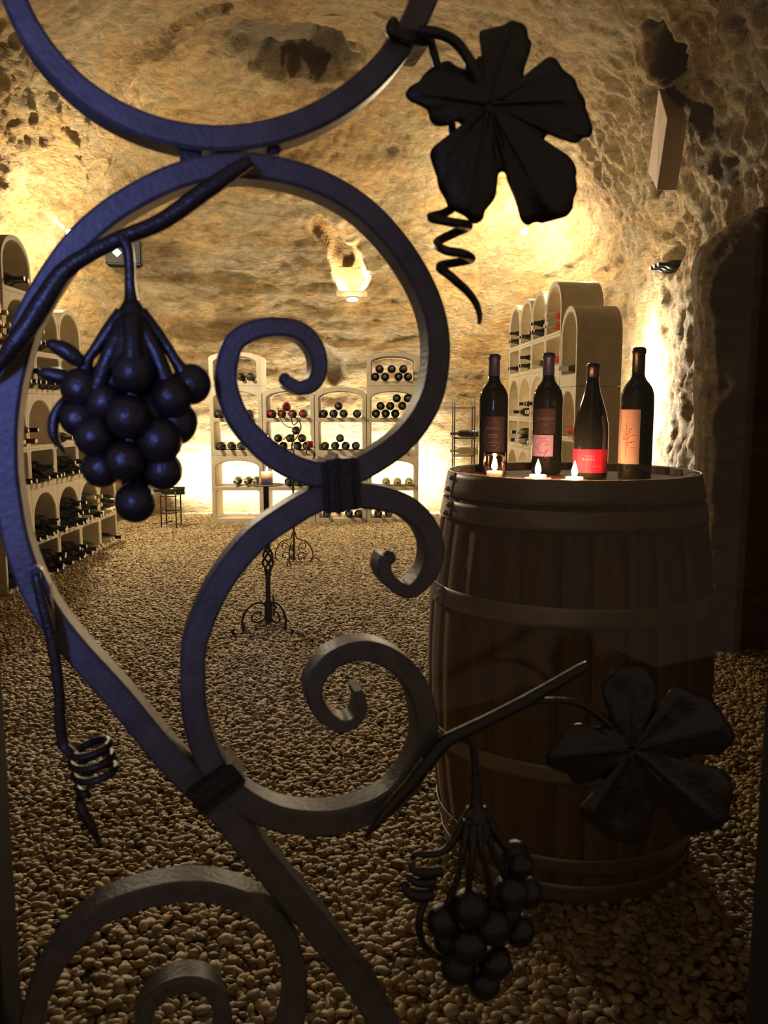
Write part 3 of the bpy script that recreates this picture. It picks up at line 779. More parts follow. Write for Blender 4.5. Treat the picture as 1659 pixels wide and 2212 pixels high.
RBL = [  # column centre index, cell z, layer, styles
    (0, 1.65, 0, ['rose', 'rose'], 'top arch'), (0, 1.65, 1, ['rose'], 'top arch'), (1, 1.65, 0, ['darkcap', 'darkcap', 'darkcap'], 'top arch'), (1, 1.65, 1, ['darkcap', 'darkcap'], 'top arch'),
    (2, 1.65, 0, ['darkcap', 'darkcap'], 'top arch'), (3, 1.65, 0, ['darkcap', 'darkcap'], 'top arch'),(3, 1.65, 1, ['darkcap'], 'top arch'),
    (0, 1.412, 0, ['rose', 'rose'], 'top square cell'), (1, 1.412, 0, ['cream', 'darkcap'], 'top square cell'), (2, 1.412, 0, ['darkcap', 'darkcap'], 'top square cell'), (2, 1.412, 1, ['darkcap'], 'top square cell'), (3, 1.412, 0, ['darkcap', 'darkcap'], 'top square cell'),
    (0, 1.03, 0, ['rose', 'cream', 'cream'], 'middle arch'), (1, 1.03, 0, ['cream', 'cream', 'cream'], 'middle arch'), (1, 1.03, 1, ['dark', 'dark'], 'middle arch'), (2, 1.03, 0, ['darkcap', 'dark'], 'middle arch'), (2, 1.03, 1, ['darkcap'], 'middle arch'),
    (1, 0.792, 0, ['green', 'green'], 'middle square cell'), (2, 0.792, 0, ['green', 'green', 'dark'], 'middle square cell'), (2, 0.792, 1, ['green', 'dark'], 'middle square cell')]
for col, cz, layer, sts, nm in RBL:
    yn = 5.818 + 0.458*col + 0.034
    for k, st in enumerate(sts):
        sc_ = 0.88 if STYLES[st][0] == 'champagne' else (0.9 if STYLES[st][0] == 'burgundy' else 0.95)
        rr = 0.038; y = yn + 0.041 + (0.043 * layer) + k*0.086
        rb(st, y, cz + rr + 0.001 + layer*0.068, f"{['nearest', 'second', 'third'][k]} {STYLES[st][3]}{' above' if layer else ''}, {nm}, {CN4[col]} column, rear stack, right rack", sc_)
rb('green', 5.62, 1.33 + 0.040, 'single white-capped green bottle in tall arched cell of right near stack', 0.92, 0.03)
rb('rose', 5.47, 0.907 + 0.040, 'nearer glowing rosé bottle in middle arched cell of right near stack', 0.92)
rb('rose', 5.56, 0.907 + 0.040, 'farther glowing rosé bottle in middle arched cell of right near stack', 0.92)

# ------------------------------------------------------------------ oak barrel
BXC, BYC = 0.456, 1.97; BHH = 0.95
def brad(z):
    t = (z - 0.475) / 0.475; return 0.345 - 0.050*t*t
barrel = thing('oak_barrel', 'old oak wine barrel with galvanised hoops, carrying four bottles and candles', 'barrel', (BXC, BYC, 0.0))
NSTV = 26
def stave_mesh(wd):
    vs, fs = [], []; NZ, NA = 18, 3; th = 0.024
    for side in (0, 1):
        for i in range(NZ+1):
            z = BHH*i/NZ; r = brad(z) - (th if side else 0)
            for j in range(NA+1):
                a = (j/NA - 0.5)*wd*(1 - 0.003); e = 0.0008 if (j in (0, NA) and not side) else 0
                vs.append(((r-e)*math.cos(a), (r-e)*math.sin(a), z))
    st = (NZ+1)*(NA+1)
    def id_(s, i, j): return s*st + i*(NA+1) + j
    for i in range(NZ):
        for j in range(NA):
            fs.append((id_(0, i, j), id_(0, i, j+1), id_(0, i+1, j+1), id_(0, i+1, j)))
            fs.append((id_(1, i, j+1), id_(1, i, j), id_(1, i+1, j), id_(1, i+1, j+1)))
        fs.append((id_(1, i, 0), id_(0, i, 0), id_(0, i+1, 0), id_(1, i+1, 0)))
        fs.append((id_(0, i, NA), id_(1, i, NA), id_(1, i+1, NA), id_(0, i+1, NA)))
    for j in range(NA):
        fs.append((id_(0, NZ, j), id_(0, NZ, j+1), id_(1, NZ, j+1), id_(1, NZ, j)))
        fs.append((id_(0, 0, j+1), id_(0, 0, j), id_(1, 0, j), id_(1, 0, j+1)))
    me = mesh('stave', vs, fs); me.materials.append(OAK); me.polygons.foreach_set('use_smooth', [True]*len(me.polygons)); 
    return me
wds = np.random.uniform(0.75, 1.25, NSTV); wds = wds/wds.sum()*2*PI; ac = 0
for k in range(NSTV):
    o = link('stave', stave_mesh(wds[k]), None, barrel); o.rotation_euler = (0, 0, ac + wds[k]/2); ac += wds[k]
HOOPS = [(0.897, 0.951), (0.845, 0.886), (0.645, 0.688), (0.305, 0.345), (0.085, 0.125), (0.0, 0.058)]
for q, (z0, z1) in enumerate(HOOPS):
    zs_ = np.linspace(z0, z1, 5); prof = [(brad(z) + 0.0035, z) for z in zs_] + [(brad(z) + 0.0005, z) for z in zs_[::-1]]
    vs, fs = [], []; seg = 72; n = len(prof)
    for k in range(seg):
        a = 2*PI*k/seg
        for r, z in prof: vs.append((r*math.cos(a), r*math.sin(a), z))
    for k in range(seg):
        k2 = (k+1) % seg
        for i in range(n):
            i2 = (i+1) % n; fs.append((k*n+i, k2*n+i, k2*n+i2, k*n+i2))
    h = link('hoop', mesh('hoop', vs, fs), HOOP, barrel, smooth=True)
    # riveted overlap near the left side
    a0 = PI + 0.26 + 0.05*q; zc = (z0+z1)/2; rr = brad(zc) + 0.0045
    ov = []
    for j in range(9):
        a = a0 - 0.24 + 0.24*j/8
        for z in (z0, z1): ov.append(((brad(z)+0.0062)*math.cos(a), (brad(z)+0.0062)*math.sin(a), z))
    of = [(2*j, 2*j+2, 2*j+3, 2*j+1) for j in range(8)]
    nv = len(ov); ov += [(x*0.992, y*0.992, z) for x, y, z in ov[:nv]]
    of += [(16, 16+nv, 17+nv, 17), (0, 1, 1+nv, nv)] + [(2*j+1, 2*j+3, 2*j+3+nv, 2*j+1+nv) for j in range(8)] + [(2*j, 2*j+nv, 2*j+2+nv, 2*j+2) for j in range(8)]
    link('hoop_overlap', mesh('hoop_overlap', ov, of), HOOP, h)
    for (da, dz) in ((-0.035, 0.25), (-0.075, -0.25)):
        a = a0 + da; z = zc + dz*(z1-z0); c = ((brad(z)+0.0065)*math.cos(a), (brad(z)+0.0065)*math.sin(a), z)
        link('rivet', mesh('rivet', *sphere(c, 0.0065, seg=10, rings=6)), HOOP, h, smooth=True)
HZ = 0.934; HR = 0.272
edges_ = np.linspace(-HR, HR, 8)
for a, b in zip(edges_[:-1], edges_[1:]):
    vs = []; m = 8
    xs_ = np.linspace(a+0.0006, b-0.0006, m)
    top = [(x, math.sqrt(max(HR*HR - x*x, 0))) for x in xs_] + [(x, -math.sqrt(max(HR*HR - x*x, 0))) for x in xs_[::-1]]
    n = len(top); vs = [(x, y, HZ) for x, y in top] + [(x, y, HZ-0.02) for x, y in top]
    fs = [tuple(range(n))[::-1], tuple(range(n, 2*n))] + [(k, (k+1) % n, n+(k+1) % n, n+k) for k in range(n)]
    me = mesh('head_plank', vs, fs); bm = bmesh.new(); bm.from_mesh(me); bmesh.ops.remove_doubles(bm, verts=bm.verts, dist=1e-5); bmesh.ops.recalc_face_normals(bm, faces=bm.faces); bm.to_mesh(me); bm.free()
    o = link('head_plank', me, OAK, barrel); 

# ------------------------------------------------------------------ bottles standing on the barrel
def curved_patch(r, z0, z1, a0, a1, n=14, th=0.0004):
    vs, fs = [], []
    for k in range(n+1):
        a = a0 + (a1-a0)*k/n
        for z in (z0, z1): vs.append(((r)*math.cos(a), (r)*math.sin(a), z))
    nv = len(vs); vs += [(x*(1-th/r*2), y*(1-th/r*2), z) for x, y, z in vs]
    for k in range(n): fs.append((2*k, 2*k+2, 2*k+3, 2*k+1)); fs.append((2*k+nv, 2*k+1+nv, 2*k+3+nv, 2*k+2+nv))
    fs += [(2*k+1, 2*k+3, 2*k+3+nv, 2*k+1+nv) for k in range(n)] + [(2*k, 2*k+nv, 2*k+2+nv, 2*k+2) for k in range(n)]
    fs += [(0, 1, 1+nv, nv), (2*n, 2*n+nv, 2*n+1+nv, 2*n+1)]
    return vs, fs
def wrap(vs, r, zc, a0, off=0.0006):
    """flat (x,y) -> cylinder surface, x to the right as seen from outside"""
    out = []
    for v in vs:
        a = a0 + v[0] / r; out.append(((r+off)*math.cos(a), (r+off)*math.sin(a), zc + v[1]))
    return out
def text_geo(s, size, spacing=1.0):
    cu = bpy.data.curves.new('lettering', 'FONT'); cu.body = s; cu.size = size; cu.align_x = 'CENTER'; cu.align_y = 'CENTER'; cu.space_character = spacing; cu.resolution_u = 3
    o = bpy.data.objects.new('lettering', cu); me = o.to_mesh(); vs = [tuple(v.co) for v in me.vertices]; fs = [tuple(p.vertices) for p in me.polygons]
    o.to_mesh_clear(); bpy.data.objects.remove(o); bpy.data.curves.remove(cu); return vs, fs
def ribbon(P, wd, n=8):
    S = catmull([(x, y, 0) for x, y in P], n); vs, fs = [], []
    for i, s in enumerate(S):
        t = S[min(i+1, len(S)-1)] - S[max(i-1, 0)]; t = t/ max(np.linalg.norm(t), 1e-9)
        ww = wd*(0.55 + 0.45*math.sin(PI*i/(len(S)-1)))
        vs += [(s[0]-t[1]*ww/2, s[1]+t[0]*ww/2, 0), (s[0]+t[1]*ww/2, s[1]-t[0]*ww/2, 0)]
    return vs, [(2*i, 2*i+1, 2*i+3, 2*i+2) for i in range(len(S)-1)]
def bar2(x0, x1, y, h):
    n = 6; vs = []
    for k in range(n+1):
        x = x0 + (x1-x0)*k/n; vs += [(x, y-h/2, 0), (x, y+h/2, 0)]
    return vs, [(2*k, 2*k+2, 2*k+3, 2*k+1) for k in range(n)]
A0 = -PI/2       # the side that faces the door
def stand_bottle(pxc, Y, shape, height, cap, label, z=HZ):
    p = atY(pxc, 960, Y); P, N_ = bottle_profile(shape); s = height / N_[-1][1]
    t = thing('wine_bottle', label, 'bottle', (p.x, Y, z), 'bottles standing on the barrel')
    a, b, c = bottle_parts(shape, 40, s)
    g = link('bottle_glass', with_mat(a, GLASS_DARK), None, t); k = link('capsule', with_mat(b, cap), None, t)
    link('capsule_top', with_mat(c, cap), None, k)
    t['r'] = max(q[0] for q in P)*s; t.rotation_euler = (0, 0, -math.atan2(p.x, Y)); return t
INK_GREY = simple('grey_ink', (0.20, 0.17, 0.17), 0.6); LABEL_PINK = simple('mauve_label', (0.50, 0.37, 0.62), 0.7); INK_PLUM = simple('plum_ink', (0.14, 0.04, 0.09), 0.6)
LABEL_RED = simple('red_label', (0.80, 0.015, 0.06), 0.6); INK_PINK = simple('pink_ink', (0.9, 0.30, 0.28), 0.6); LABEL_CREAM = simple('cream_label', (0.74, 0.54, 0.42), 0.75, var=0.08, nscale=40)
INK_ROSE = simple('rose_ink', (0.55, 0.14, 0.12), 0.7); LABEL_BLACK = simple('blackish_label', (0.035, 0.025, 0.03), 0.7)

b1 = stand_bottle(1065, 2.12, 'bordeaux', 0.303, CAP_BLUE, 'tall dark bottle with faded oval crest label, leftmost on the barrel')
r = b1['r']
geo = []
ell = [(0.0225*math.cos(a), 0.038*math.sin(a)) for a in np.linspace(0, 2*PI, 33)]
geo.append(ribbon(ell, 0.0007, 1))
ell2 = [(0.0205*math.cos(a), 0.035*math.sin(a)) for a in np.linspace(0, 2*PI, 33)]
geo.append(ribbon(ell2, 0.0004, 1))
tv, tf = text_geo('ANCELI', 0.0098); geo.append(([(x, y + 0.020, 0) for x, y, _ in tv], tf))
for yy, hw in ((0.004, 0.014), (0.0, 0.015), (-0.004, 0.012), (-0.012, 0.006), (-0.016, 0.013), (-0.024, 0.009)): geo.append(bar2(-hw, hw, yy, 0.0011))
geo.append(ribbon([(-0.004, 0.041), (-0.003, 0.046), (0, 0.049), (0.003, 0.046), (0.004, 0.041), (0, 0.039), (-0.004, 0.041)], 0.0008, 3))
vs, fs = join(geo); lab = link('crest_label', mesh('crest_label', *curved_patch(r+0.0005, 0.045, 0.145, A0-0.85, A0+0.85)), LABEL_BLACK, b1)
link('printed_crest', mesh('printed_crest', wrap(vs, r, 0.095, A0, 0.0009), fs), INK_GREY, lab)

b2 = stand_bottle(1181, 2.05, 'bordeaux', 0.302, CAP_BLUE, 'dark bottle with mauve label and curly plum letter, second from left on barrel')
r = b2['r']
up = link('upper_label', mesh('upper_label', *curved_patch(r+0.0005, 0.103, 0.165, A0-1.0, A0+0.55)), LABEL_BLACK, b2)
tv, tf = text_geo('QVANTVS', 0.0088, 1.15); bv_, bf_ = bar2(-0.006, 0.006, -0.013, 0.0012)
vs, fs = join([(tv, tf), (bv_, bf_)]); link('lettering', mesh('lettering', wrap([(x-0.006, y, 0) for x, y, _ in vs], r, 0.140, A0, 0.0010), fs), INK_GREY, up)
lb = link('mauve_label', mesh('mauve_label', *curved_patch(r+0.0006, 0.047, 0.100, A0-1.15, A0+0.42)), LABEL_PINK, b2)
geo = [ribbon([(0.010, 0.006), (0.0045, 0.004), (0.006, 0.001), (0.011, 0.002), (0.0125, 0.008), (0.004, 0.012), (-0.008, 0.008), (-0.014, -0.002), (-0.013, -0.012), (-0.006, -0.018), (0.003, -0.015), (0.010, -0.009), (0.012, -0.007)], 0.0013),
       ribbon([(0.012, -0.007), (0.007, -0.016), (0.002, -0.025)], 0.0016),
       ribbon([(0.010, 0.025), (0.006, 0.020), (-0.002, 0.017), (-0.010, 0.019), (-0.013, 0.024)], 0.0011),
       ribbon([(-0.017, 0.023), (-0.021, 0.014), (-0.022, 0.004), (-0.020, -0.004), (-0.014, -0.008)], 0.0011)]
vs, fs = join(geo); link('curly_letter', mesh('curly_letter', wrap([(x-0.008, y, 0) for x, y, _ in vs], r, 0.0735, A0, 0.0011), fs), INK_PLUM, lb)

b3 = stand_bottle(1276, 1.90, 'burgundy', 0.268, CAP_BLACK, 'sloping-shouldered dark bottle with bright red label, third from left on barrel')
r = b3['r']
lb = link('red_label', mesh('red_label', *curved_patch(r+0.0006, 0.018, 0.072, A0-1.35, A0+1.15)), LABEL_RED, b3)
tv, tf = text_geo('ROSEA', 0.0085, 1.2); t2, f2 = text_geo('Do Priorat', 0.0045); geo = [([(x-0.004, y, 0) for x, y, _ in tv], tf), ([(x+0.016, y-0.0165, 0) for x, y, _ in t2], f2), bar2(-0.012, 0.008, 0.008, 0.0010)]
vs, fs = join(geo); link('lettering', mesh('lettering', wrap(vs, r, 0.049, A0, 0.0011), fs), INK_PINK, lb)

b4 = stand_bottle(1373, 1.87, 'bordeaux', 0.302, CAP_BLACK, 'dark bottle with tall cream label and reddish flowers, rightmost on the barrel')
r = b4['r']
lb = link('cream_label', mesh('cream_label', *curved_patch(r+0.0006, 0.040, 0.163, A0-1.45, A0+0.22)), LABEL_CREAM, b4)
geo = []
random.seed(3)
for k in range(46):
    cx, cy = random.gauss(-0.021, 0.006), random.gauss(0.0, 0.016); rr = random.uniform(0.0006, 0.0022)
    pts_ = [(cx + rr*random.uniform(.6, 1.2)*math.cos(a), cy + rr*random.uniform(.6, 1.2)*math.sin(a), 0) for a in np.linspace(0, 2*PI, 8)[:-1]]
    geo.append((pts_, [tuple(range(7))]))
geo.append(ribbon([(-0.024, -0.050), (-0.022, -0.030), (-0.020, -0.010), (-0.022, 0.015), (-0.021, 0.035)], 0.0008))
for yy, hw in ((0.002, 0.006), (-0.012, 0.005), (-0.026, 0.006)): geo.append(bar2(-0.006-hw, -0.006+hw, yy, 0.0010))
vs, fs = join(geo); link('flower_print', mesh('flower_print', wrap(vs, r, 0.103, A0, 0.0011), fs), INK_ROSE, lb)

# ------------------------------------------------------------------ candles on the barrel
CLEAR, nt_, b_ = new_mat('clear_glass'); b_.inputs['Transmission Weight'].default_value = 1.0; b_.inputs['Roughness'].default_value = 0.02; b_.inputs['IOR'].default_value = 1.3; b_.inputs['Base Color'].default_value = (1, 0.92, 0.88, 1)
def flame_geo(c, s): 
    H = 0.024*s
    return lathe([(max(0.0050*s*math.sin(PI*t**0.62)*(1-0.25*t), 0.0002), c + H*t) for t in [k/14 for k in range(15)]], 14)
def flame(parent, c, s=1.0):
    return link('flame', mesh('flame', *flame_geo(c, s)), FLAME, parent, smooth=True)
def tealight(pxc, Y, label, jar=False):
    p = atY(pxc, 1025, Y); t = thing('tealight_candle', label, 'candle', (p.x, Y, HZ), 'candles burning on the barrel')
    if jar:
        prof = [(0.021, 0.0), (0.025, 0.004), (0.026, 0.045), (0.0245, 0.055), (0.0245, 0.064), (0.0232, 0.064), (0.0232, 0.055), (0.0245, 0.045), (0.0235, 0.006), (0.001, 0.005)]
        link('glass_jar', mesh('glass_jar', *lathe(prof, 28, False)), CLEAR, t, smooth=True)
        link('wax', mesh('wax', *lathe([(0.019, 0.0065), (0.019, 0.018), (0.001, 0.017)], 20)), WAX_PINK, t, smooth=True); fz = 0.020
    else:
        prof = [(0.010, 0.0), (0.022, 0.001), (0.030, 0.0065), (0.0305, 0.0075), (0.020, 0.003), (0.001, 0.002)]
        link('saucer', mesh('saucer', *lathe(prof, 28)), TIN, t, smooth=True)
        link('wax_cup', mesh('wax_cup', *lathe([(0.0185, 0.003), (0.0190, 0.014), (0.0178, 0.014), (0.0175, 0.012), (0.001, 0.0118)], 24)), WAX_PINK, t, smooth=True); fz = 0.0135
    link('wick', mesh('wick', *tube([(0, 0, fz-0.003), (0.0004, 0, fz+0.005)], 0.0006, 6)), PLASTIC, t)
    flame(t, fz + 0.001, 1.5)
    light('POINT', (p.x, Y, HZ + fz + 0.016), 0.5, (1.0, 0.40, 0.18), 0.0025, name='candle_light')
tealight(1068, 1.885, 'candle burning in a clear glass jar, leftmost candle on the barrel', True)
tealight(1162, 1.86, 'tealight on a small saucer, before the mauve-labelled bottle on barrel')
tealight(1241, 1.80, 'tealight on a small saucer, beside the red-labelled bottle on barrel')

# ------------------------------------------------------------------ iron candle stands on the gravel
def T(name, P, R, parent, mat=THIN_IRON, n=6, seg=8):
    if not hasattr(R, '__len__'): R = [R]*len(P)
    v, f = ctube(P, R, n, seg); return link(name, mesh(name, v, f), mat, parent, smooth=True)
def spiral(cx, cz, r0, r1, a0, a1, n=14, rot=None):
    return [(cx + (r0 + (r1-r0)*k/n)*math.cos(a0 + (a1-a0)*k/n), cz + (r0 + (r1-r0)*k/n)*math.sin(a0 + (a1-a0)*k/n)) for k in range(n+1)]
p0 = atZ(581, 1350, 0.0)
S1Y = p0.y; s1 = thing('candle_stand', 'black wrought-iron floor candle stand with basket twist and three scroll feet', 'candle stand', (p0.x, S1Y, 0))
def s1z(py): return atY(581, py, S1Y).z
def s1x(px, py=1300): return atY(px, py, S1Y).x - p0.x
ZT = s1z(1050)
link('pole', mesh('pole', *join([box(-0.012, 0.012, -0.012, 0.012, 0.02, s1z(1238)), box(-0.012, 0.012, -0.012, 0.012, s1z(1182), ZT - 0.003)])), THIN_IRON, s1)
za, zb = s1z(1240), s1z(1180)
for q in range(4):
    P = []
    for k in range(9):
        t_ = k/8; a = q*PI/2 + t_*PI*1.4; rr = 0.006 + 0.021*math.sin(PI*t_); P.append((rr*math.cos(a), rr*math.sin(a), za + (zb-za)*t_))
    T('basket_wire', P, 0.006, s1)
link('basket_core', mesh('basket_core', *join([sphere((0, 0, za), 0.018, seg=10, rings=6), sphere((0, 0, zb), 0.016, seg=10, rings=6)])), THIN_IRON, s1, smooth=True)
for q, an in enumerate((-0.98, PI + 0.98, PI/2)):
    def rot(r, z): r = r if r < 0.03 else 0.03 + (r-0.03)*1.7; return (r*math.cos(an), r*math.sin(an), z)
    hz = s1z(1300)
    P = [rot(r, z) for r, z in [(0.020, hz-0.055), (0.022, hz-0.02), (0.045, hz+0.006), (0.080, hz+0.010), (0.112, hz-0.015), (0.126, hz-0.06), (0.122, hz-0.11), (0.118, 0.045), (0.122, 0.014), (0.138, 0.006), (0.158, 0.012), (0.168, 0.028), (0.158, 0.036)]]
    T('leg', P, [0.006]*10 + [0.007, 0.007, 0.005], s1)
    P = [rot(0.060 + dx, z) for dx, z in spiral(0, hz-0.055, 0.040, 0.010, PI, PI*3.2)]
    T('scroll', P, 0.005, s1)
link('foot_hub', bevbox(-0.019, 0.019, -0.019, 0.019, 0.005, s1z(1296), 0.004), THIN_IRON, s1)
pl = lathe([(0.004, ZT-0.004), (0.085, ZT+0.004), (0.092, ZT+0.008), (0.084, ZT+0.007), (0.004, ZT)], 32)
link('drip_plate', mesh('drip_plate', *pl), THIN_IRON, s1, smooth=True)
pc = thing('pillar_candle', 'thick pale pink pillar candle on the black iron floor stand', 'candle', (p0.x + s1x(577, 1040), S1Y, ZT+0.0075))
hc = s1z(1019) - ZT - 0.008
link('wax', mesh('wax', *lathe([(0.028, 0), (0.0295, 0.003), (0.0295, hc-0.004), (0.027, hc), (0.018, hc-0.002), (0.001, hc-0.004)], 28)), WAX_PINK, pc, smooth=True)
flame(pc, hc - 0.002, 1.3)
light('POINT', (p0.x, S1Y, ZT + hc + 0.030), 1.2, (1.0, 0.6, 0.35), 0.003, name='candle_light')

p2 = atZ(632, 1217, 0.0); S2Y = p2.y
s2 = thing('candelabra', 'slender black iron candelabra with curling arms, behind the candle stand', 'candelabra', (p2.x + 0.012, S2Y, 0))
def q2(px, py): 
    p = atY(px, py, S2Y); return (p.x - s2.location.x, p.z)
def P2(L, an=0.0):
    out = []
    for px, py in L:
        x, z = q2(px, py); out.append((x*math.cos(an), x*math.sin(an), max(z, 0.006)))
    return out
T('pole', [(0, 0, 0.004), (0, 0, 0.4), (0, 0, q2(636, 985)[1])], 0.0075, s2)
for an in (0.0, PI, -PI/2 - 0.15):
    up_ = [(638, 1150), (641, 1162), (652, 1167), (662, 1170), (671, 1182), (676, 1196), (673, 1208), (664, 1217), (654, 1217), (646, 1208), (645, 1198), (652, 1193), (660, 1196), (660, 1203), (653, 1204)]
    T('leg', P2(up_, an), 0.0042, s2)
    T('scroll', P2([(646, 1190), (646, 1180), (653, 1173), (660, 1175), (660, 1183), (654, 1186), (650, 1182)], an), 0.0036, s2)
    T('foot', P2([(670, 1212), (676, 1206), (684, 1205), (690, 1210), (691, 1213)], an), 0.0042, s2)
arms = [[(637, 1000), (650, 995), (664, 1000), (676, 992), (678, 978), (670, 971), (662, 974), (664, 982), (671, 983)],
        [(637, 1000), (622, 997), (606, 1000), (584, 990), (570, 985), (560, 978), (568, 970), (576, 976)]]
for k, L in enumerate(arms): T('arm', P2(L, 0.0), 0.0042, s2)
T('arm', P2([(637, 1000), (650, 985), (662, 965), (655, 940), (645, 930)], PI/2), 0.0042, s2)
T('arm', P2([(626, 985), (632, 955), (625, 940), (612, 950)], 0.0), 0.0040, s2)
T('arm', P2([(637, 985), (630, 960), (641, 945), (650, 925), (646, 910), (634, 918), (628, 900), (622, 892)], 0.0), 0.0040, s2)
T('arm', P2([(600, 880), (606, 905), (618, 920), (634, 925)], 0.0), 0.0032, s2)
def plate_and_candle(px, py, hpx, rpx, label, lit=True, round_=False):
    x, z = q2(px, py); v, f = lathe([(0.004, -0.004), (0.042, 0.0), (0.045, 0.004), (0.038, 0.002), (0.003, 0.0)], 24)
    link('drip_plate', mesh('drip_plate', [(a + x, b, c + z) for a, b, c in v], f), THIN_IRON, s2, smooth=True)
    sc_ = S2Y/F; c = thing('red_candle', label, 'candle', (s2.location.x + x, S2Y, z + 0.003), 'red candles on the candelabra')
    h = hpx*sc_; r = rpx*sc_
    prof = [(r*0.6, 0.0), (r*0.95, h*0.15), (r, h*0.5), (r*0.9, h*0.82), (r*0.55, h), (0.001, h*0.99)] if round_ else [(r, 0), (r, h-0.003), (r*0.92, h), (0.001, h-0.003)]
    link('wax', mesh('wax', *lathe(prof, 24)), WAX_RED, c, smooth=True)
    if lit:
        flame(c, h, 1.6 if not round_ else 1.0)
        light('POINT', (c.location.x, S2Y, c.location.z + h + 0.03), 0.35, (1.0, 0.5, 0.25), 0.003, name='candle_light')
plate_and_candle(670, 966, 13, 6.5, 'short red candle on right arm of candelabra, before back rack')
plate_and_candle(579, 966, 13, 6.5, 'short red candle on left arm of candelabra, behind scroll')
plate_and_candle(619, 887, 17, 9.5, 'round red candle topping the candelabra, before back rack', lit=False, round_=True)

# ------------------------------------------------------------------ small iron bottle stands by the back wall
def ladder_stand(name, label, xpx0, xpx1, base_y, top_y, Y, rungs, depth=0.22):
    a = atY(xpx0, base_y, Y); b = atY(xpx1, base_y, Y); zt = atY(xpx0, top_y, Y).z
    t = thing(name, label, 'bottle stand', ((a.x+b.x)/2, Y, 0)); hw = (b.x-a.x)/2
    for sx in (-1, 1):
        for yy in (0, depth):
            T('upright', [(sx*hw, yy, 0.004), (sx*hw, yy, zt*0.5), (sx*hw, yy, zt)], 0.0065, t, n=2)
    for z in rungs:
        for yy in (0, depth): T('rung', [(-hw-0.01, yy, z), (0, yy, z), (hw+0.01, yy, z)], 0.006, t, n=2)
        for sx in (-1, 1): T('rung', [(sx*hw, 0, z), (sx*hw, depth/2, z), (sx*hw, depth, z)], 0.004, t, n=2)
    return t, hw, zt
YR = 7.95
tz = lambda py: atY(1000, py, YR).z
tR, hwR, ztR = ladder_stand('bottle_stand', 'black iron ladder-like bottle stand right of the back rack', 981, 1024, 1010, 862, YR, [tz(881), tz(947), tz(985), 0.25])
for k, (py, st, nm) in enumerate([(940, 'dark', 'upper dark bottle lying on iron stand right of the back rack'), (979, 'pale', 'lower pale bottle lying on iron stand right of the back rack')]):
    z = [tz(947), tz(985)][k] + 0.006 + 0.0375
    lay_bottle(st, (tR.location.x + 0.17, YR + 0.10, z), (-1, 0.0, 0), nm, None, 18, 1.0)
YL = 7.35
pL = atZ(365, 1135, 0)
tzl = lambda py: atY(365, py, YL).z
tL, hwL, ztL = ladder_stand('bottle_stand', 'low black iron bottle stand on gravel near left end of back rack', 349, 381, 1135, 1062, YL, [tzl(1108), tzl(1072)], 0.18)
lay_bottle('dark', (tL.location.x + 0.14, YL + 0.08, tzl(1072) + 0.044), (-1, 0, 0), 'dark bottle lying on top of the low iron stand', None, 18, 1.0)
cb = [atZ(x, y, 0.016) for x, y in [(250, 1146), (275, 1142), (300, 1140), (320, 1132), (345, 1131), (372, 1126)]]
v, f = ctube(cb, [0.006]*6, 6, 8); tag(link('power_cable', mesh('power_cable', v, f), PLASTIC, smooth=True), 'thin black cable trailing over the gravel beside left rack', 'cable')

# ------------------------------------------------------------------ fittings on the walls
h_ = surf(268, 548)
sp = thing('loudspeaker', 'small black loudspeaker with a white sticker, high on the back-left rock', 'loudspeaker', tuple(CAM + (h_ - CAM)*0.955), None, 0.25)
bx_ = bevbox(-0.155, 0.155, -0.10, 0.10, -0.11, 0.11, 0.015, 3); link('cabinet', bx_, PLASTIC, sp)
st_ = link('sticker', mesh('sticker', *box(-0.028, 0.028, -0.004, 0.0, -0.028, 0.028)), PAPER, sp); st_.location = (-0.055, -0.101, -0.01); st_.rotation_euler = (0, PI/4, 0)
T('bracket', [(0, 0.09, 0.0), (0, 0.16, 0.01), (0.0, 0.32, 0.02)], 0.012, sp)
# niche lamp in the back wall
h_ = hit(762, 612); n_y = h_.y
light('POINT', (h_.x + 0.02, h_.y + 0.06, h_.z - 0.02), 36, (1.0, 0.80, 0.55), 0.03, name='niche_light')
lm = thing('niche_lamp', 'small bright lamp glowing in the cleft of the back wall', 'lamp', (h_.x, h_.y - 0.06, h_.z - 0.12))
hb = hit(762, 650)
lm.location = (hb.x, hb.y - 0.10, hb.z)
link('bulb', mesh('bulb', *sphere((0, 0, 0), 0.045, 1.3, 0.7, 0.45)), BULB, lm, smooth=True)
link('socket', mesh('socket', *tube([(0, 0, 0), (0.0, 0.09, 0.0), (0, 0.22, 0.0)], 0.018, 10)), PLASTIC, lm)
sh = thing('niche_sill', 'flat stone sill below the glowing cleft of the back wall', 'stone', (hit(762, 630).x, hit(762, 630).y, hit(762, 630).z))
link('sill_stone', bevbox(-0.17, 0.15, -0.06, 0.35, -0.05, 0.0, 0.006), simple('sill', (0.40, 0.28, 0.14), 0.95, var=0.2, bump=0.6, bscale=20), sh)
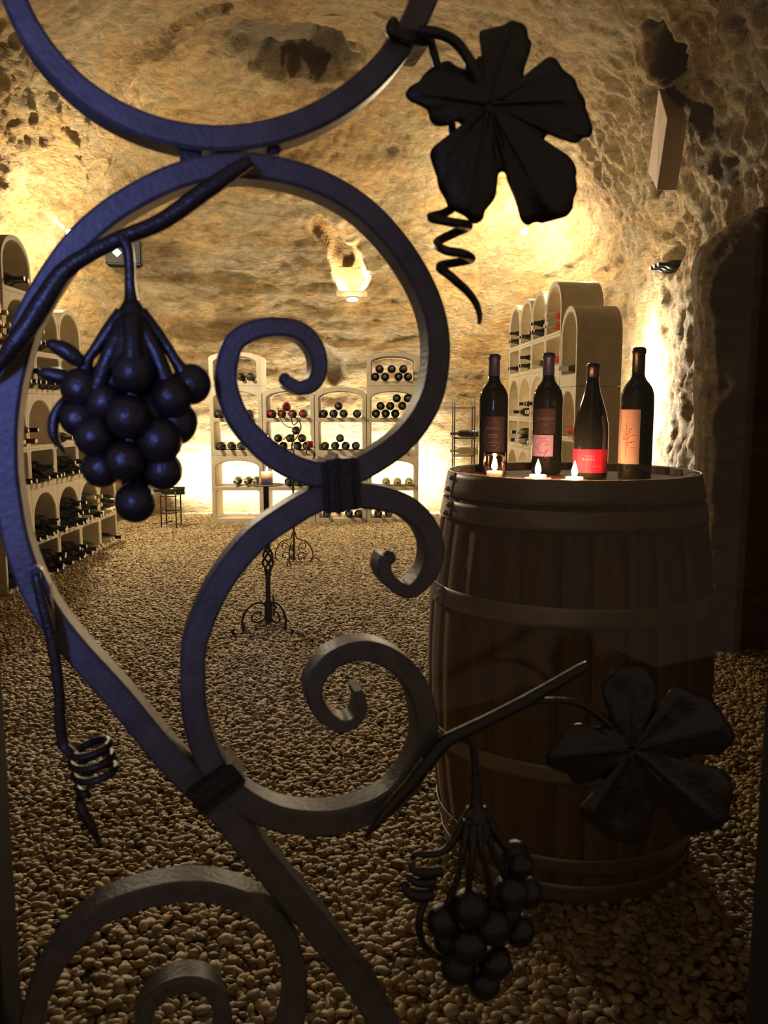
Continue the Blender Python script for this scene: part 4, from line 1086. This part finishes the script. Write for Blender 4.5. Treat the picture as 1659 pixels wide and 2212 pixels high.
# marble slab set in the slot of the right wall
q = [surf(1450, 190), surf(1450, 412)]
Ym = min(q[0].y, q[1].y) - 0.10
A_, B_, C_, D_ = atY(1423, 190, Ym+0.12), atY(1442, 257, Ym-0.10), atY(1419, 412, Ym-0.10), atY(1400, 370, Ym+0.12)
E_ = Vector((0.16, 0.12, 0.03))
vs = [A_, B_, C_, D_] + [p + E_ for p in (A_, B_, C_, D_)]
me = mesh('marble_slab', vs, [(0, 1, 2, 3), (7, 6, 5, 4), (0, 4, 5, 1), (1, 5, 6, 2), (2, 6, 7, 3), (3, 7, 4, 0)])
bm = bmesh.new(); bm.from_mesh(me); bmesh.ops.recalc_face_normals(bm, faces=bm.faces); bmesh.ops.bevel(bm, geom=bm.edges[:], offset=0.004, segments=1, affect='EDGES'); bm.to_mesh(me); bm.free()
tag(link('marble_slab', me, MARBLE), 'white marble slab standing in a dark slot of the right rock wall', 'slab')
hh = hit(1432, 566)
for k in range(3):
    lay_bottle('dark', (hh.x + 0.22, hh.y + 0.02 + 0.085*k - 0.06, hh.z - 0.03 + 0.0), (-1, -0.15, 0), f"{['nearest', 'middle', 'farthest'][k]} dark bottle lying in the small niche high on right wall", 'bottles in the wall niche', 18, 0.95)

# ------------------------------------------------------------------ wrought-iron door grille (one thing)
gate = thing('iron_door_grille', 'dark wrought-iron door grille of scrolls, vine leaves and grapes, nearest the camera', 'door grille', (0, 0, 0))
TH = 0.026
def bar(name, P, W, th=TH, off=0.0, taper=None, n=10, parent=gate, mat=IRON):
    """P pixel centre points of the front face, W pixel widths"""
    Q = [(x, y, w_) for (x, y), w_ in zip(P, W)]; S = catmull(Q, n)
    pts3 = [G(s[0], s[1], off) for s in S]; N_ = len(S); vs, fs = [], []
    for i in range(N_):
        t = (pts3[min(i+1, N_-1)] - pts3[max(i-1, 0)]).normalized(); nv = GN.cross(t).normalized()
        hw = S[i][2]*gpx(S[i][0], S[i][1], off)/2; b = min(0.0022, hw*0.3)
        tt = th if taper is None else th*max(min(1.0, (N_-1-i)/taper), 0.55)
        sec = [(-hw+b, 0), (hw-b, 0), (hw, b), (hw, tt-b), (hw-b, tt), (-hw+b, tt), (-hw, tt-b), (-hw, b)]
        for u, d in sec: vs.append(pts3[i] + nv*u + GN*d)
    for i in range(N_-1):
        for k in range(8):
            k2 = (k+1) % 8; fs.append((i*8+k, i*8+k2, (i+1)*8+k2, (i+1)*8+k))
    fs.append(tuple(range(8))); fs.append(tuple((N_-1)*8+k for k in range(8))[::-1])
    me = mesh(name, vs, fs); bm = bmesh.new(); bm.from_mesh(me); bmesh.ops.recalc_face_normals(bm, faces=bm.faces); bm.to_mesh(me); bm.free()
    return link(name, me, mat, parent, smooth=False)
def knob(px, py, r, off=0.010, parent=gate, name='scroll_end', sy=1.3):
    m_ = gpx(px, py); v, f = sphere(G(px, py, off), r*m_, 1, sy, 1, 16, 10); return link(name, mesh(name, v, f), IRON, parent, smooth=True)
# ring A (only its lower arc is in frame)
P = [(475 + 479.5*math.sin(a), -183.5 + 479.5*math.cos(a)) for a in np.linspace(-2.2, 2.2, 44)]
bar('upper_scroll', P, [54]*44, n=3)
# long scroll B and its stem
Bp = [(618, 822), (650, 838), (678, 828), (691, 795), (683, 750), (650, 715), (600, 705), (550, 712), (508, 738), (491, 790), (493, 845), (523, 915), (585, 980), (655, 1018), (730, 1028), (800, 1004), (880, 945), (930, 870), (949, 790), (947, 705), (920, 620), (865, 530), (790, 450), (700, 395), (600, 364), (500, 356), (389, 376), (270, 434), (180, 505), (115, 588), (58, 690), (28, 790), (12, 880), (8, 965), (14, 1060), (38, 1187), (85, 1300), (150, 1393), (255, 1510), (347, 1622), (430, 1712)]
Bw = [26, 30, 34, 36, 38, 40, 40, 42, 44, 46, 48, 50, 54, 56, 56, 54, 52, 51, 50, 50, 50, 51, 52, 53, 54, 54, 54, 54, 54, 54, 54, 54, 54, 54, 54, 55, 56, 57, 58, 59, 60]
bar('large_scroll', Bp, Bw)
knob(616, 820, 15)
Cp = [(838, 1203), (831, 1230), (846, 1258), (884, 1280), (918, 1255), (938, 1215), (938, 1170), (915, 1125), (868, 1090), (800, 1074), (735, 1072), (692, 1079), (633, 1110), (552, 1168), (486, 1248), (445, 1325), (420, 1400), (417, 1470), (422, 1553), (449, 1638), (500, 1715), (590, 1768), (690, 1782), (775, 1768), (850, 1732), (897, 1675), (922, 1610), (922, 1550), (905, 1490), (860, 1435), (793, 1408), (725, 1425), (685, 1470), (680, 1505), (697, 1543), (735, 1570), (768, 1562), (783, 1530), (775, 1492)]
Cw = [30, 32, 30, 30, 38, 44, 46, 48, 52, 56, 56, 56, 56, 56, 54, 54, 54, 54, 55, 57, 58, 58, 58, 57, 56, 54, 52, 51, 50, 48, 46, 42, 40, 38, 34, 28, 24, 24, 18]
bar('small_scroll', Cp, Cw)
knob(839, 1204, 17)
Dp = [(440, 1722), (490, 1768), (555, 1850), (620, 1930), (685, 2008), (772, 2122), (815, 2192), (850, 2260)]
bar('lower_stem', Dp, [60]*8)
Ep = [(62, 2300), (66, 2215), (88, 2140), (130, 2068), (212, 1985), (300, 1948), (400, 1930), (490, 1940), (577, 1985), (625, 2055), (640, 2140), (632, 2225), (600, 2290), (520, 2330), (420, 2330), (335, 2290), (308, 2230), (320, 2185), (352, 2150), (395, 2133), (440, 2138), (468, 2165), (478, 2215), (470, 2262), (440, 2270)]
bar('bottom_scroll', Ep, [50]*12 + [48, 46, 42, 38, 36, 34, 32, 31, 30, 30, 28, 26, 22])
eye = [(318, 2185), (352, 2146), (395, 2129), (440, 2134), (470, 2162), (481, 2215), (472, 2262)]
for k in range(4):
    P = [G(x, y, 0.004 + 0.0065*k) + (G(x, y, 0.0) - G(398, 2200, 0.0)).normalized()*0.004 for x, y in eye]
    v, f = ctube(P, [0.0040]*len(P), 8, 8); link('scroll_rib', mesh('scroll_rib', v, f), IRON, gate, smooth=True)
# collars
def block(name, corners, off0, off1, parent=gate, mat=IRON_DARK, bev=0.0015):
    a = [G(x, y, off0) for x, y in corners]; b = [p + GN*(off1-off0) for p in a]; n = len(a)
    me = mesh(name, a + b, [tuple(range(n)), tuple(range(n, 2*n))[::-1]] + [(k, (k+1) % n, n+(k+1) % n, n+k) for k in range(n)])
    bm = bmesh.new(); bm.from_mesh(me); bmesh.ops.recalc_face_normals(bm, faces=bm.faces); bmesh.ops.bevel(bm, geom=bm.edges[:], offset=bev, segments=2, affect='EDGES'); bm.to_mesh(me); bm.free()
    return link(name, me, mat, parent)
col = block('collar', [(699, 994), (775, 988), (782, 1100), (704, 1112)], -0.004, TH+0.004)
block('collar_ridge', [(723, 981), (738, 980), (748, 1117), (730, 1119)], -0.009, TH+0.009, col, IRON_DARK, 0.003)
block('collar_ridge', [(698, 992), (711, 990), (716, 1111), (702, 1113)], -0.006, TH+0.006, col, IRON_DARK, 0.002)
block('collar_ridge', [(757, 986), (772, 986), (781, 1100), (766, 1104)], -0.006, TH+0.006, col, IRON_DARK, 0.002)
col = block('collar', [(402, 1720), (500, 1650), (534, 1690), (440, 1768)], -0.004, TH+0.004)
block('collar_ridge', [(400, 1718), (498, 1648), (507, 1659), (409, 1732)], -0.007, TH+0.007, col)
block('collar_ridge', [(428, 1752), (524, 1680), (534, 1692), (440, 1768)], -0.007, TH+0.007, col)
col = block('collar', [(846, 56), (900, 62), (932, 74), (928, 100), (880, 92), (850, 80)], -0.006, TH+0.006)
v, f = ctube([G(852, 46, -0.006), G(846, 58, -0.008), G(848, 72, -0.008), G(862, 80, -0.008)], [0.0035, 0.004, 0.004, 0.003], 6, 10)
link('collar_curl', mesh('collar_curl', v, f), IRON_DARK, col, smooth=True)
block('spacer', [(386, 316), (436, 320), (436, 352), (390, 352)], 0.008, TH-0.004)
block('spacer', [(578, 314), (608, 312), (608, 332), (582, 334)], 0.008, TH-0.004)
# frame stiles of the door
def stile(name, pxa, pxb, py):
    a = G(pxa, py, 0.05) - GN*0.05; b = G(pxb, py, 0.05) - GN*0.05
    vs = []
    for z in (0.012, 2.3):
        for p, o in ((a, -0.01), (b, -0.01), (b, 0.05), (a, 0.05)):
            q_ = Vector((p.x, p.y, z)) + GN*o; vs.append(q_)
    me = mesh(name, vs, [(0, 1, 2, 3), (7, 6, 5, 4), (0, 4, 5, 1), (1, 5, 6, 2), (2, 6, 7, 3), (3, 7, 4, 0)])
    bm = bmesh.new(); bm.from_mesh(me); bmesh.ops.recalc_face_normals(bm, faces=bm.faces); bmesh.ops.bevel(bm, geom=bm.edges[:], offset=0.003, segments=2, affect='EDGES'); bm.to_mesh(me); bm.free()
    return link(name, me, FRAME, gate)
stile('door_stile', -130, 38, 2000); stile('door_stile', 1619, 1800, 2000)
# glass pane behind the ironwork
PANE, nt, b_ = new_mat('window_glass'); nt.nodes.remove(b_)
tr = nt.nodes.new('ShaderNodeBsdfTransparent'); tr.inputs[0].default_value = (0.97, 0.97, 0.96, 1)
gl = nt.nodes.new('ShaderNodeBsdfGlossy'); gl.inputs['Roughness'].default_value = 0.02; fr = nt.nodes.new('ShaderNodeLayerWeight'); fr.inputs[0].default_value = 0.15; pw = nt.nodes.new('ShaderNodeMapRange'); pw.inputs[3].default_value = 0.008; pw.inputs[4].default_value = 0.30; nt.links.new(fr.outputs['Facing'], pw.inputs[0])
mxs = nt.nodes.new('ShaderNodeMixShader'); nt.links.new(pw.outputs[0], mxs.inputs[0]); nt.links.new(tr.outputs[0], mxs.inputs[1]); nt.links.new(gl.outputs[0], mxs.inputs[2])
nt.links.new(mxs.outputs[0], nt.nodes['Material Output'].inputs[0])
a = G(30, 2000, 0.040); b = G(1625, 2000, 0.040)
vs = [Vector((a.x, a.y, 0.02)), Vector((b.x, b.y, 0.02)), Vector((b.x, b.y, 2.29)), Vector((a.x, a.y, 2.29))]
vs += [p + GN*0.005 for p in vs]
link('glass_pane', mesh('glass_pane', vs, [(0, 1, 2, 3), (7, 6, 5, 4), (0, 4, 5, 1), (1, 5, 6, 2), (2, 6, 7, 3), (3, 7, 4, 0)]), PANE, gate)

def gtube(name, L, parent=gate, n=7, seg=12, mat=IRON_DARK):
    """L: (px, py, off, radius_px)"""
    P = [G(x, y, o) for x, y, o, r_ in L]; R = [r_*gpx(x, y, o)*(1.15 if name == 'vine_branch' else 1.0) for x, y, o, r_ in L]
    v, f = ctube(P, R, n, seg); return link(name, mesh(name, v, f), mat, parent, smooth=True)
gtube('vine_branch', [(542, 348, -0.016, 12), (520, 360, -0.016, 14), (440, 415, -0.016, 17), (350, 478, -0.016, 16), (268, 512, -0.017, 15), (200, 545, -0.018, 15), (140, 585, -0.018, 17), (98, 645, -0.018, 20), (60, 705, -0.018, 20), (30, 745, -0.017, 18), (-10, 800, -0.014, 9), (-25, 822, -0.012, 3)])
gtube('grape_stalk', [(262, 512, -0.018, 17), (275, 535, -0.018, 13), (280, 570, -0.018, 11.5), (281, 610, -0.018, 11.5), (283, 640, -0.018, 14), (284, 665, -0.018, 20)])
# leaves
def leaf(name, outline, centre, veins, off=-0.006, bulge=0.010, seed=0, tilt=(0, 0)):
    S = catmull([(x, y, 0) for x, y in outline], 4, closed=True); n = len(S); cx, cy = centre
    rings = 12; vs, top = [], []
    def height(x, y, k):
        h = -bulge*(1 - k*k)*0.4
        dv = 1e9
        for (ax, ay) in veins:
            ex, ey = ax-cx, ay-cy; L2 = ex*ex + ey*ey; t = min(max(((x-cx)*ex + (y-cy)*ey)/L2, 0), 1)
            dv = min(dv, math.hypot(x-cx-ex*t, y-cy-ey*t))
        h -= 0.0016*math.exp(-(dv/5.0)**2)          # raised vein towards the viewer
        h += 0.0050*(1 - math.exp(-(dv/38.0)**2))*k  # lobes fall away between the veins
        h += 0.0035*noise.noise(Vector((x*0.022 + seed, y*0.022, 0)))*k
        h += tilt[0]*(x-cx)*0.00004 + tilt[1]*(y-cy)*0.00004
        return h
    for s_ in (0, 1):
        vs.append(G(cx, cy, off + height(cx, cy, 0) + s_*0.0035))
        for k in range(1, rings+1):
            kk = k/rings
            for p in S:
                x, y = cx + (p[0]-cx)*kk, cy + (p[1]-cy)*kk
                e = 0.0012 if (k == rings) else 0
                vs.append(G(x, y, off + height(x, y, kk) + (s_*0.0035 - e*(1 if s_ else -1))))
    fs = []; st = 1 + rings*n
    for s_ in (0, 1):
        b0 = s_*st
        for j in range(n):
            j2 = (j+1) % n; f_ = (b0, b0+1+j, b0+1+j2); fs.append(f_ if s_ else f_[::-1])
            for k in range(rings-1):
                a = b0+1+k*n; f_ = (a+j, a+n+j, a+n+j2, a+j2); fs.append(f_ if s_ else f_[::-1])
    for j in range(n):
        j2 = (j+1) % n; a = 1+(rings-1)*n; fs.append((a+j, a+j2, st+a+j2, st+a+j))
    me = mesh(name, vs, fs); o = link(name, me, IRON_DARK, gate, smooth=True)
    for (ax, ay) in veins:
        L = []
        for t in np.linspace(0.02, 0.86, 9):
            x, y = cx + (ax-cx)*t, cy + (ay-cy)*t; L.append((x, y, off + height(x, y, t) - 0.0002, 3.2*(1-t) + 0.9))
        gtube('leaf_vein', L, o, 2, 6)
    return o
def z1(L): return [(860 + x/3.7705, 30 + y/3.7705) for x, y in L]
o1 = z1([(665, 145), (720, 125), (850, 92), (900, 62), (935, 53), (970, 66), (1010, 75), (1045, 110), (1056, 160), (1062, 190), (1086, 230), (1080, 290), (1055, 370), (1030, 450), (1025, 512), (1050, 546), (1090, 543), (1110, 505), (1150, 420), (1200, 362), (1255, 349), (1300, 380), (1350, 455), (1440, 530), (1470, 612), (1520, 690), (1535, 780), (1560, 840), (1587, 940), (1560, 1003), (1505, 1013), (1460, 1052), (1390, 1045), (1290, 1012), (1225, 990), (1195, 1012), (1200, 1060), (1235, 1095), (1360, 1132), (1430, 1205), (1455, 1280), (1450, 1335), (1460, 1430), (1435, 1500), (1420, 1590), (1370, 1650), (1270, 1680), (1180, 1705), (1120, 1700), (1050, 1722), (1000, 1680), (970, 1580), (935, 1480), (890, 1370), (878, 1312), (850, 1288), (818, 1310), (808, 1390), (790, 1500), (715, 1600), (690, 1672), (640, 1708), (590, 1702), (540, 1650), (420, 1585), (380, 1510), (330, 1420), (310, 1320), (268, 1200), (260, 1130), (310, 1060), (410, 1015), (500, 985), (530, 930), (470, 880), (400, 912), (310, 915), (260, 870), (236, 790), (170, 748), (90, 708), (58, 650), (100, 590), (170, 547), (220, 480), (300, 420), (400, 380), (460, 412), (530, 445), (600, 430), (650, 350), (680, 330), (662, 230)])
leaf('vine_leaf', o1, z1([(740, 730)])[0], z1([(900, 120), (1420, 700), (1200, 1550), (560, 1600), (150, 640), (1250, 450), (380, 1150), (860, 1180)]), off=-0.012, seed=1)
def z2(L): return [(850 + x/2.0507, 1380 + y/2.0507) for x, y in L]
o2 = z2([(925, 205), (960, 150), (1005, 125), (1050, 105), (1115, 110), (1145, 160), (1165, 220), (1158, 290), (1160, 340), (1185, 335), (1205, 290), (1220, 232), (1265, 208), (1330, 235), (1390, 250), (1440, 300), (1470, 350), (1515, 430), (1485, 480), (1440, 515), (1370, 512), (1320, 522), (1345, 562), (1400, 560), (1470, 590), (1505, 660), (1490, 760), (1460, 825), (1380, 850), (1300, 872), (1255, 840), (1210, 780), (1165, 740), (1150, 790), (1140, 860), (1100, 905), (1000, 902), (950, 880), (880, 830), (832, 785), (830, 740), (880, 690), (930, 645), (920, 618), (870, 640), (800, 643), (770, 600), (690, 570), (675, 520), (720, 460), (770, 392), (820, 373), (870, 385), (915, 385), (945, 340), (928, 270)])
leaf('vine_leaf', o2, z2([(1060, 490)])[0], z2([(1060, 150), (1440, 400), (1400, 780), (1020, 860), (720, 520), (1270, 250), (880, 780), (1180, 640)]), off=-0.012, seed=5)
# petioles and rods
gtube('leaf_stalk', [(905, 68, -0.010, 13), (945, 72, -0.012, 12), (985, 92, -0.012, 12), (1010, 125, -0.012, 12), (1022, 150, -0.012, 14), (1040, 200, -0.010, 8)])
# tendril behind the first leaf, then the corkscrew
TR = [(930, 85, 0.004, 9), (940, 125, 0.004, 9), (955, 180, 0.006, 9), (972, 250, 0.006, 9), (980, 310, 0.006, 9), (985, 380, 0.006, 9), (982, 440, 0.006, 9.5), (960, 460, 0.002, 9.5)]
cork = [(930, 470, -0.014, 10), (975, 480, -0.026, 10), (1012, 488, -0.012, 10), (985, 502, 0.004, 10), (945, 523, -0.008, 10), (960, 540, -0.026, 10), (1000, 548, -0.026, 10), (1018, 560, -0.010, 9.5), (980, 568, 0.004, 9.5), (950, 576, -0.010, 10), (972, 596, -0.020, 10), (1008, 628, -0.016, 9), (1028, 655, -0.014, 8), (1036, 680, -0.014, 6.5), (1035, 700, -0.014, 4)]
gtube('tendril', TR + cork, gate, 8, 12)
# second branch
gtube('vine_branch', [(1270, 1436, -0.012, 8), (1255, 1445, -0.012, 10), (1190, 1483, -0.012, 11), (1125, 1520, -0.012, 12), (1060, 1553, -0.012, 12), (1010, 1578, -0.012, 13), (962, 1602, -0.012, 13), (925, 1645, -0.013, 14), (890, 1690, -0.013, 13), (850, 1735, -0.012, 12), (815, 1778, -0.012, 8), (790, 1808, -0.010, 3)])
gtube('leaf_stalk', [(1130, 1522, -0.012, 8), (1160, 1515, -0.012, 7), (1200, 1513, -0.012, 7), (1245, 1518, -0.012, 7), (1285, 1540, -0.012, 8), (1320, 1570, -0.011, 9)])
gtube('grape_stalk', [(1008, 1582, -0.012, 12), (1020, 1605, -0.014, 9), (1025, 1640, -0.014, 9), (1027, 1690, -0.014, 10), (1028, 1730, -0.014, 14), (1029, 1745, -0.014, 18)])
# tendril, bottom left
block('tendril_clip', [(62, 1220), (88, 1228), (105, 1262), (124, 1400), (120, 1398), (96, 1330), (66, 1262)], -0.012, -0.002, bev=0.001)
co = [(78, 1240, -0.014, 10), (88, 1290, -0.014, 11), (104, 1350, -0.014, 12), (118, 1420, -0.014, 12), (128, 1500, -0.014, 12), (130, 1560, -0.014, 12), (138, 1610, -0.014, 12), (160, 1632, -0.020, 11)]
for k in range(37):
    th = PI*0.75 - 2*PI*3*k/36; cx = 190 + 22*k/36; cy = 1610 + 80*k/36; ca, sa = math.cos(-0.42), math.sin(-0.42)
    ex, ey = 46*math.cos(th), 19*math.sin(th)
    co.append((cx + ex*ca - ey*sa, cy + ex*sa + ey*ca, -0.014 - 0.016*math.sin(th), 8.8))
co += [(172, 1722, -0.014, 9), (180, 1755, -0.014, 12), (200, 1790, -0.014, 10), (216, 1826, -0.014, 3)]
gtube('tendril', co, gate, 4, 12)

def cluster(label_dir, grapes, stalks, leaves, cone):
    hub = gtube('grape_cluster', cone, gate, 8, 16)
    for x, y, r_, o_ in grapes:
        m_ = gpx(x, y, o_); v, f = sphere(G(x, y, o_), r_*m_*1.06, 1, 1, 1.04, 24, 16)
        link('grape', mesh('grape', v, f), IRON_DARK, hub, smooth=True)
    for L in stalks: gtube('grape_stem', L, hub, 6, 10)
    for L in leaves: gtube('bud', L, hub, 6, 12)
def z3(x, y): return (80 + x/3.815, 560 + y/3.815)
g1 = []
for x, y, r_, o_ in [(790, 930, 42, -0.036), (1105, 1140, 42, -0.030), (1130, 1340, 47, -0.018), (360, 1060, 40, -0.022), (340, 1310, 37, -0.022), (750, 1300, 44, -0.040), (470, 1460, 40, -0.032), (1000, 1490, 48, -0.030),
                     (530, 1720, 39, -0.026), (720, 1660, 40, -0.036), (1040, 1740, 39, -0.026), (810, 2000, 41, -0.026), (560, 1180, 42, -0.022), (950, 1250, 40, -0.02), (620, 1000, 44, -0.014), (900, 1650, 44, -0.012), (600, 1400, 46, -0.01), (820, 1850, 30, -0.012), (480, 1300, 40, -0.008), (1000, 1050, 42, -0.008)]:
    X, Y_ = z3(x, y); g1.append((X, Y_, r_, o_))
X, Y_ = z3(1270, 1030); g1.append((X, Y_, 40, -0.018)); g1 += [(292, 853, 44, -0.006), (286, 948, 44, -0.004), (250, 905, 44, -0.004), (330, 905, 44, -0.004)]
cone1 = [(284, 650, -0.018, 16), (285, 680, -0.020, 34), (285, 715, -0.020, 50), (285, 760, -0.020, 58), (283, 800, -0.020, 62)]
st1 = [[(300, 680, -0.022, 22), (340, 720, -0.022, 14), (365, 755, -0.022, 12), (390, 795, -0.022, 15), (408, 815, -0.020, 28)],
       [(268, 680, -0.022, 22), (235, 715, -0.022, 16), (210, 750, -0.022, 13), (190, 778, -0.022, 12), (180, 820, -0.020, 26)],
       [(286, 690, -0.030, 24), (286, 730, -0.038, 20), (286, 780, -0.040, 24)],
       [(300, 700, -0.026, 20), (335, 760, -0.03, 18), (362, 830, -0.03, 20)], [(270, 700, -0.026, 20), (235, 770, -0.03, 18), (205, 850, -0.026, 20)]]
lv1 = [[(97, 742, -0.022, 2), (112, 744, -0.024, 12), (140, 757, -0.024, 19), (165, 775, -0.024, 17), (185, 790, -0.022, 10), (195, 800, -0.02, 8)],
       [(80, 808, -0.020, 2), (95, 806, -0.022, 12), (125, 812, -0.022, 18), (150, 818, -0.022, 15), (170, 822, -0.02, 10)],
       [(150, 850, -0.02, 6), (132, 872, -0.022, 9), (118, 900, -0.022, 12), (115, 930, -0.022, 12), (122, 955, -0.022, 8), (134, 968, -0.022, 5), (140, 980, -0.022, 2)]]
cluster('left', g1, st1, lv1, cone1)
def z4(x, y): return (850 + x/2.0507, 1380 + y/2.0507)
g2 = []
for x, y, r_, o_ in [(340, 1190, 38, -0.034), (220, 1250, 34, -0.026), (520, 1120, 36, -0.030), (590, 1120, 32, -0.016), (555, 1290, 33, -0.018), (440, 1270, 38, -0.034), (330, 1350, 40, -0.032), (285, 1450, 36, -0.024),
                     (450, 1430, 34, -0.028), (400, 1520, 34, -0.024), (240, 1330, 30, -0.012), (540, 960, 30, -0.020), (560, 1000, 28, -0.028), (480, 1200, 40, -0.01), (360, 1440, 40, -0.012)]:
    X, Y_ = z4(x, y); g2.append((X, Y_, r_, o_))
cone2 = [(1029, 1735, -0.014, 14), (1029, 1755, -0.016, 24), (1028, 1780, -0.018, 34), (1027, 1810, -0.020, 36)]
st2 = [[(1022, 1750, -0.018, 16), (1000, 1780, -0.02, 11), (980, 1815, -0.02, 9), (955, 1840, -0.02, 8), (925, 1846, -0.02, 8), (900, 1845, -0.02, 7), (890, 1855, -0.018, 6)],
       [(1036, 1750, -0.018, 16), (1060, 1785, -0.02, 12), (1085, 1820, -0.02, 12), (1112, 1845, -0.02, 16)],
       [(1012, 1770, -0.024, 12), (1000, 1840, -0.032, 7), (990, 1890, -0.032, 7), (965, 1960, -0.028, 9)],
       [(1022, 1780, -0.028, 12), (1020, 1850, -0.036, 8), (1014, 1900, -0.036, 8), (1012, 1950, -0.034, 10)],
       [(1034, 1780, -0.028, 12), (1040, 1840, -0.034, 7), (1055, 1900, -0.034, 8), (1062, 1960, -0.032, 10)],
       [(1044, 1780, -0.024, 12), (1065, 1840, -0.028, 8), (1090, 1890, -0.028, 10), (1105, 1920, -0.026, 14)]]
lv2 = [[(886, 1862, -0.018, 4), (895, 1880, -0.020, 9), (925, 1885, -0.022, 12), (955, 1880, -0.022, 10)], [(868, 1905, -0.018, 4), (880, 1925, -0.020, 11), (905, 1935, -0.022, 15), (935, 1930, -0.022, 12)],
       [(920, 1945, -0.018, 8), (908, 1975, -0.02, 9), (905, 2010, -0.02, 8), (918, 2045, -0.02, 7), (945, 2068, -0.02, 6), (965, 2072, -0.018, 5)], [(875, 1890, -0.018, 3), (900, 1905, -0.02, 10), (940, 1905, -0.022, 14)]]
cluster('right', g2, st2, lv2, cone2)

# ------------------------------------------------------------------ the two bright wall lamps, close against the rock
for px, py, off, pw, lab in ((1222, 500, 0.40, 190, 'blazing lamp above the right rack, close against the rock'), (48, 505, 0.38, 150, 'blazing lamp above the left rack, at left frame edge')):
    h_ = surf(px, py); p = h_ + (CAM - h_).normalized()*0.06 + Vector((-1 if h_.x > 0 else 1, 0, 0))*off
    q_ = FINAL.find_nearest(p)[0]
    lm = thing('wall_lamp', lab, 'lamp', p)
    dr = (q_ - p); e = dr.normalized()
    link('bulb', mesh('bulb', *sphere((0, 0, 0), 0.032, seg=16, rings=10)), BULB, lm, smooth=True)
    link('socket', mesh('socket', *tube([e*0.028, e*0.06, dr*1.05], 0.014, 10)), TIN, lm)
    light('POINT', p - e*0.045, pw, LIT, 0.05, name='lamp_light')
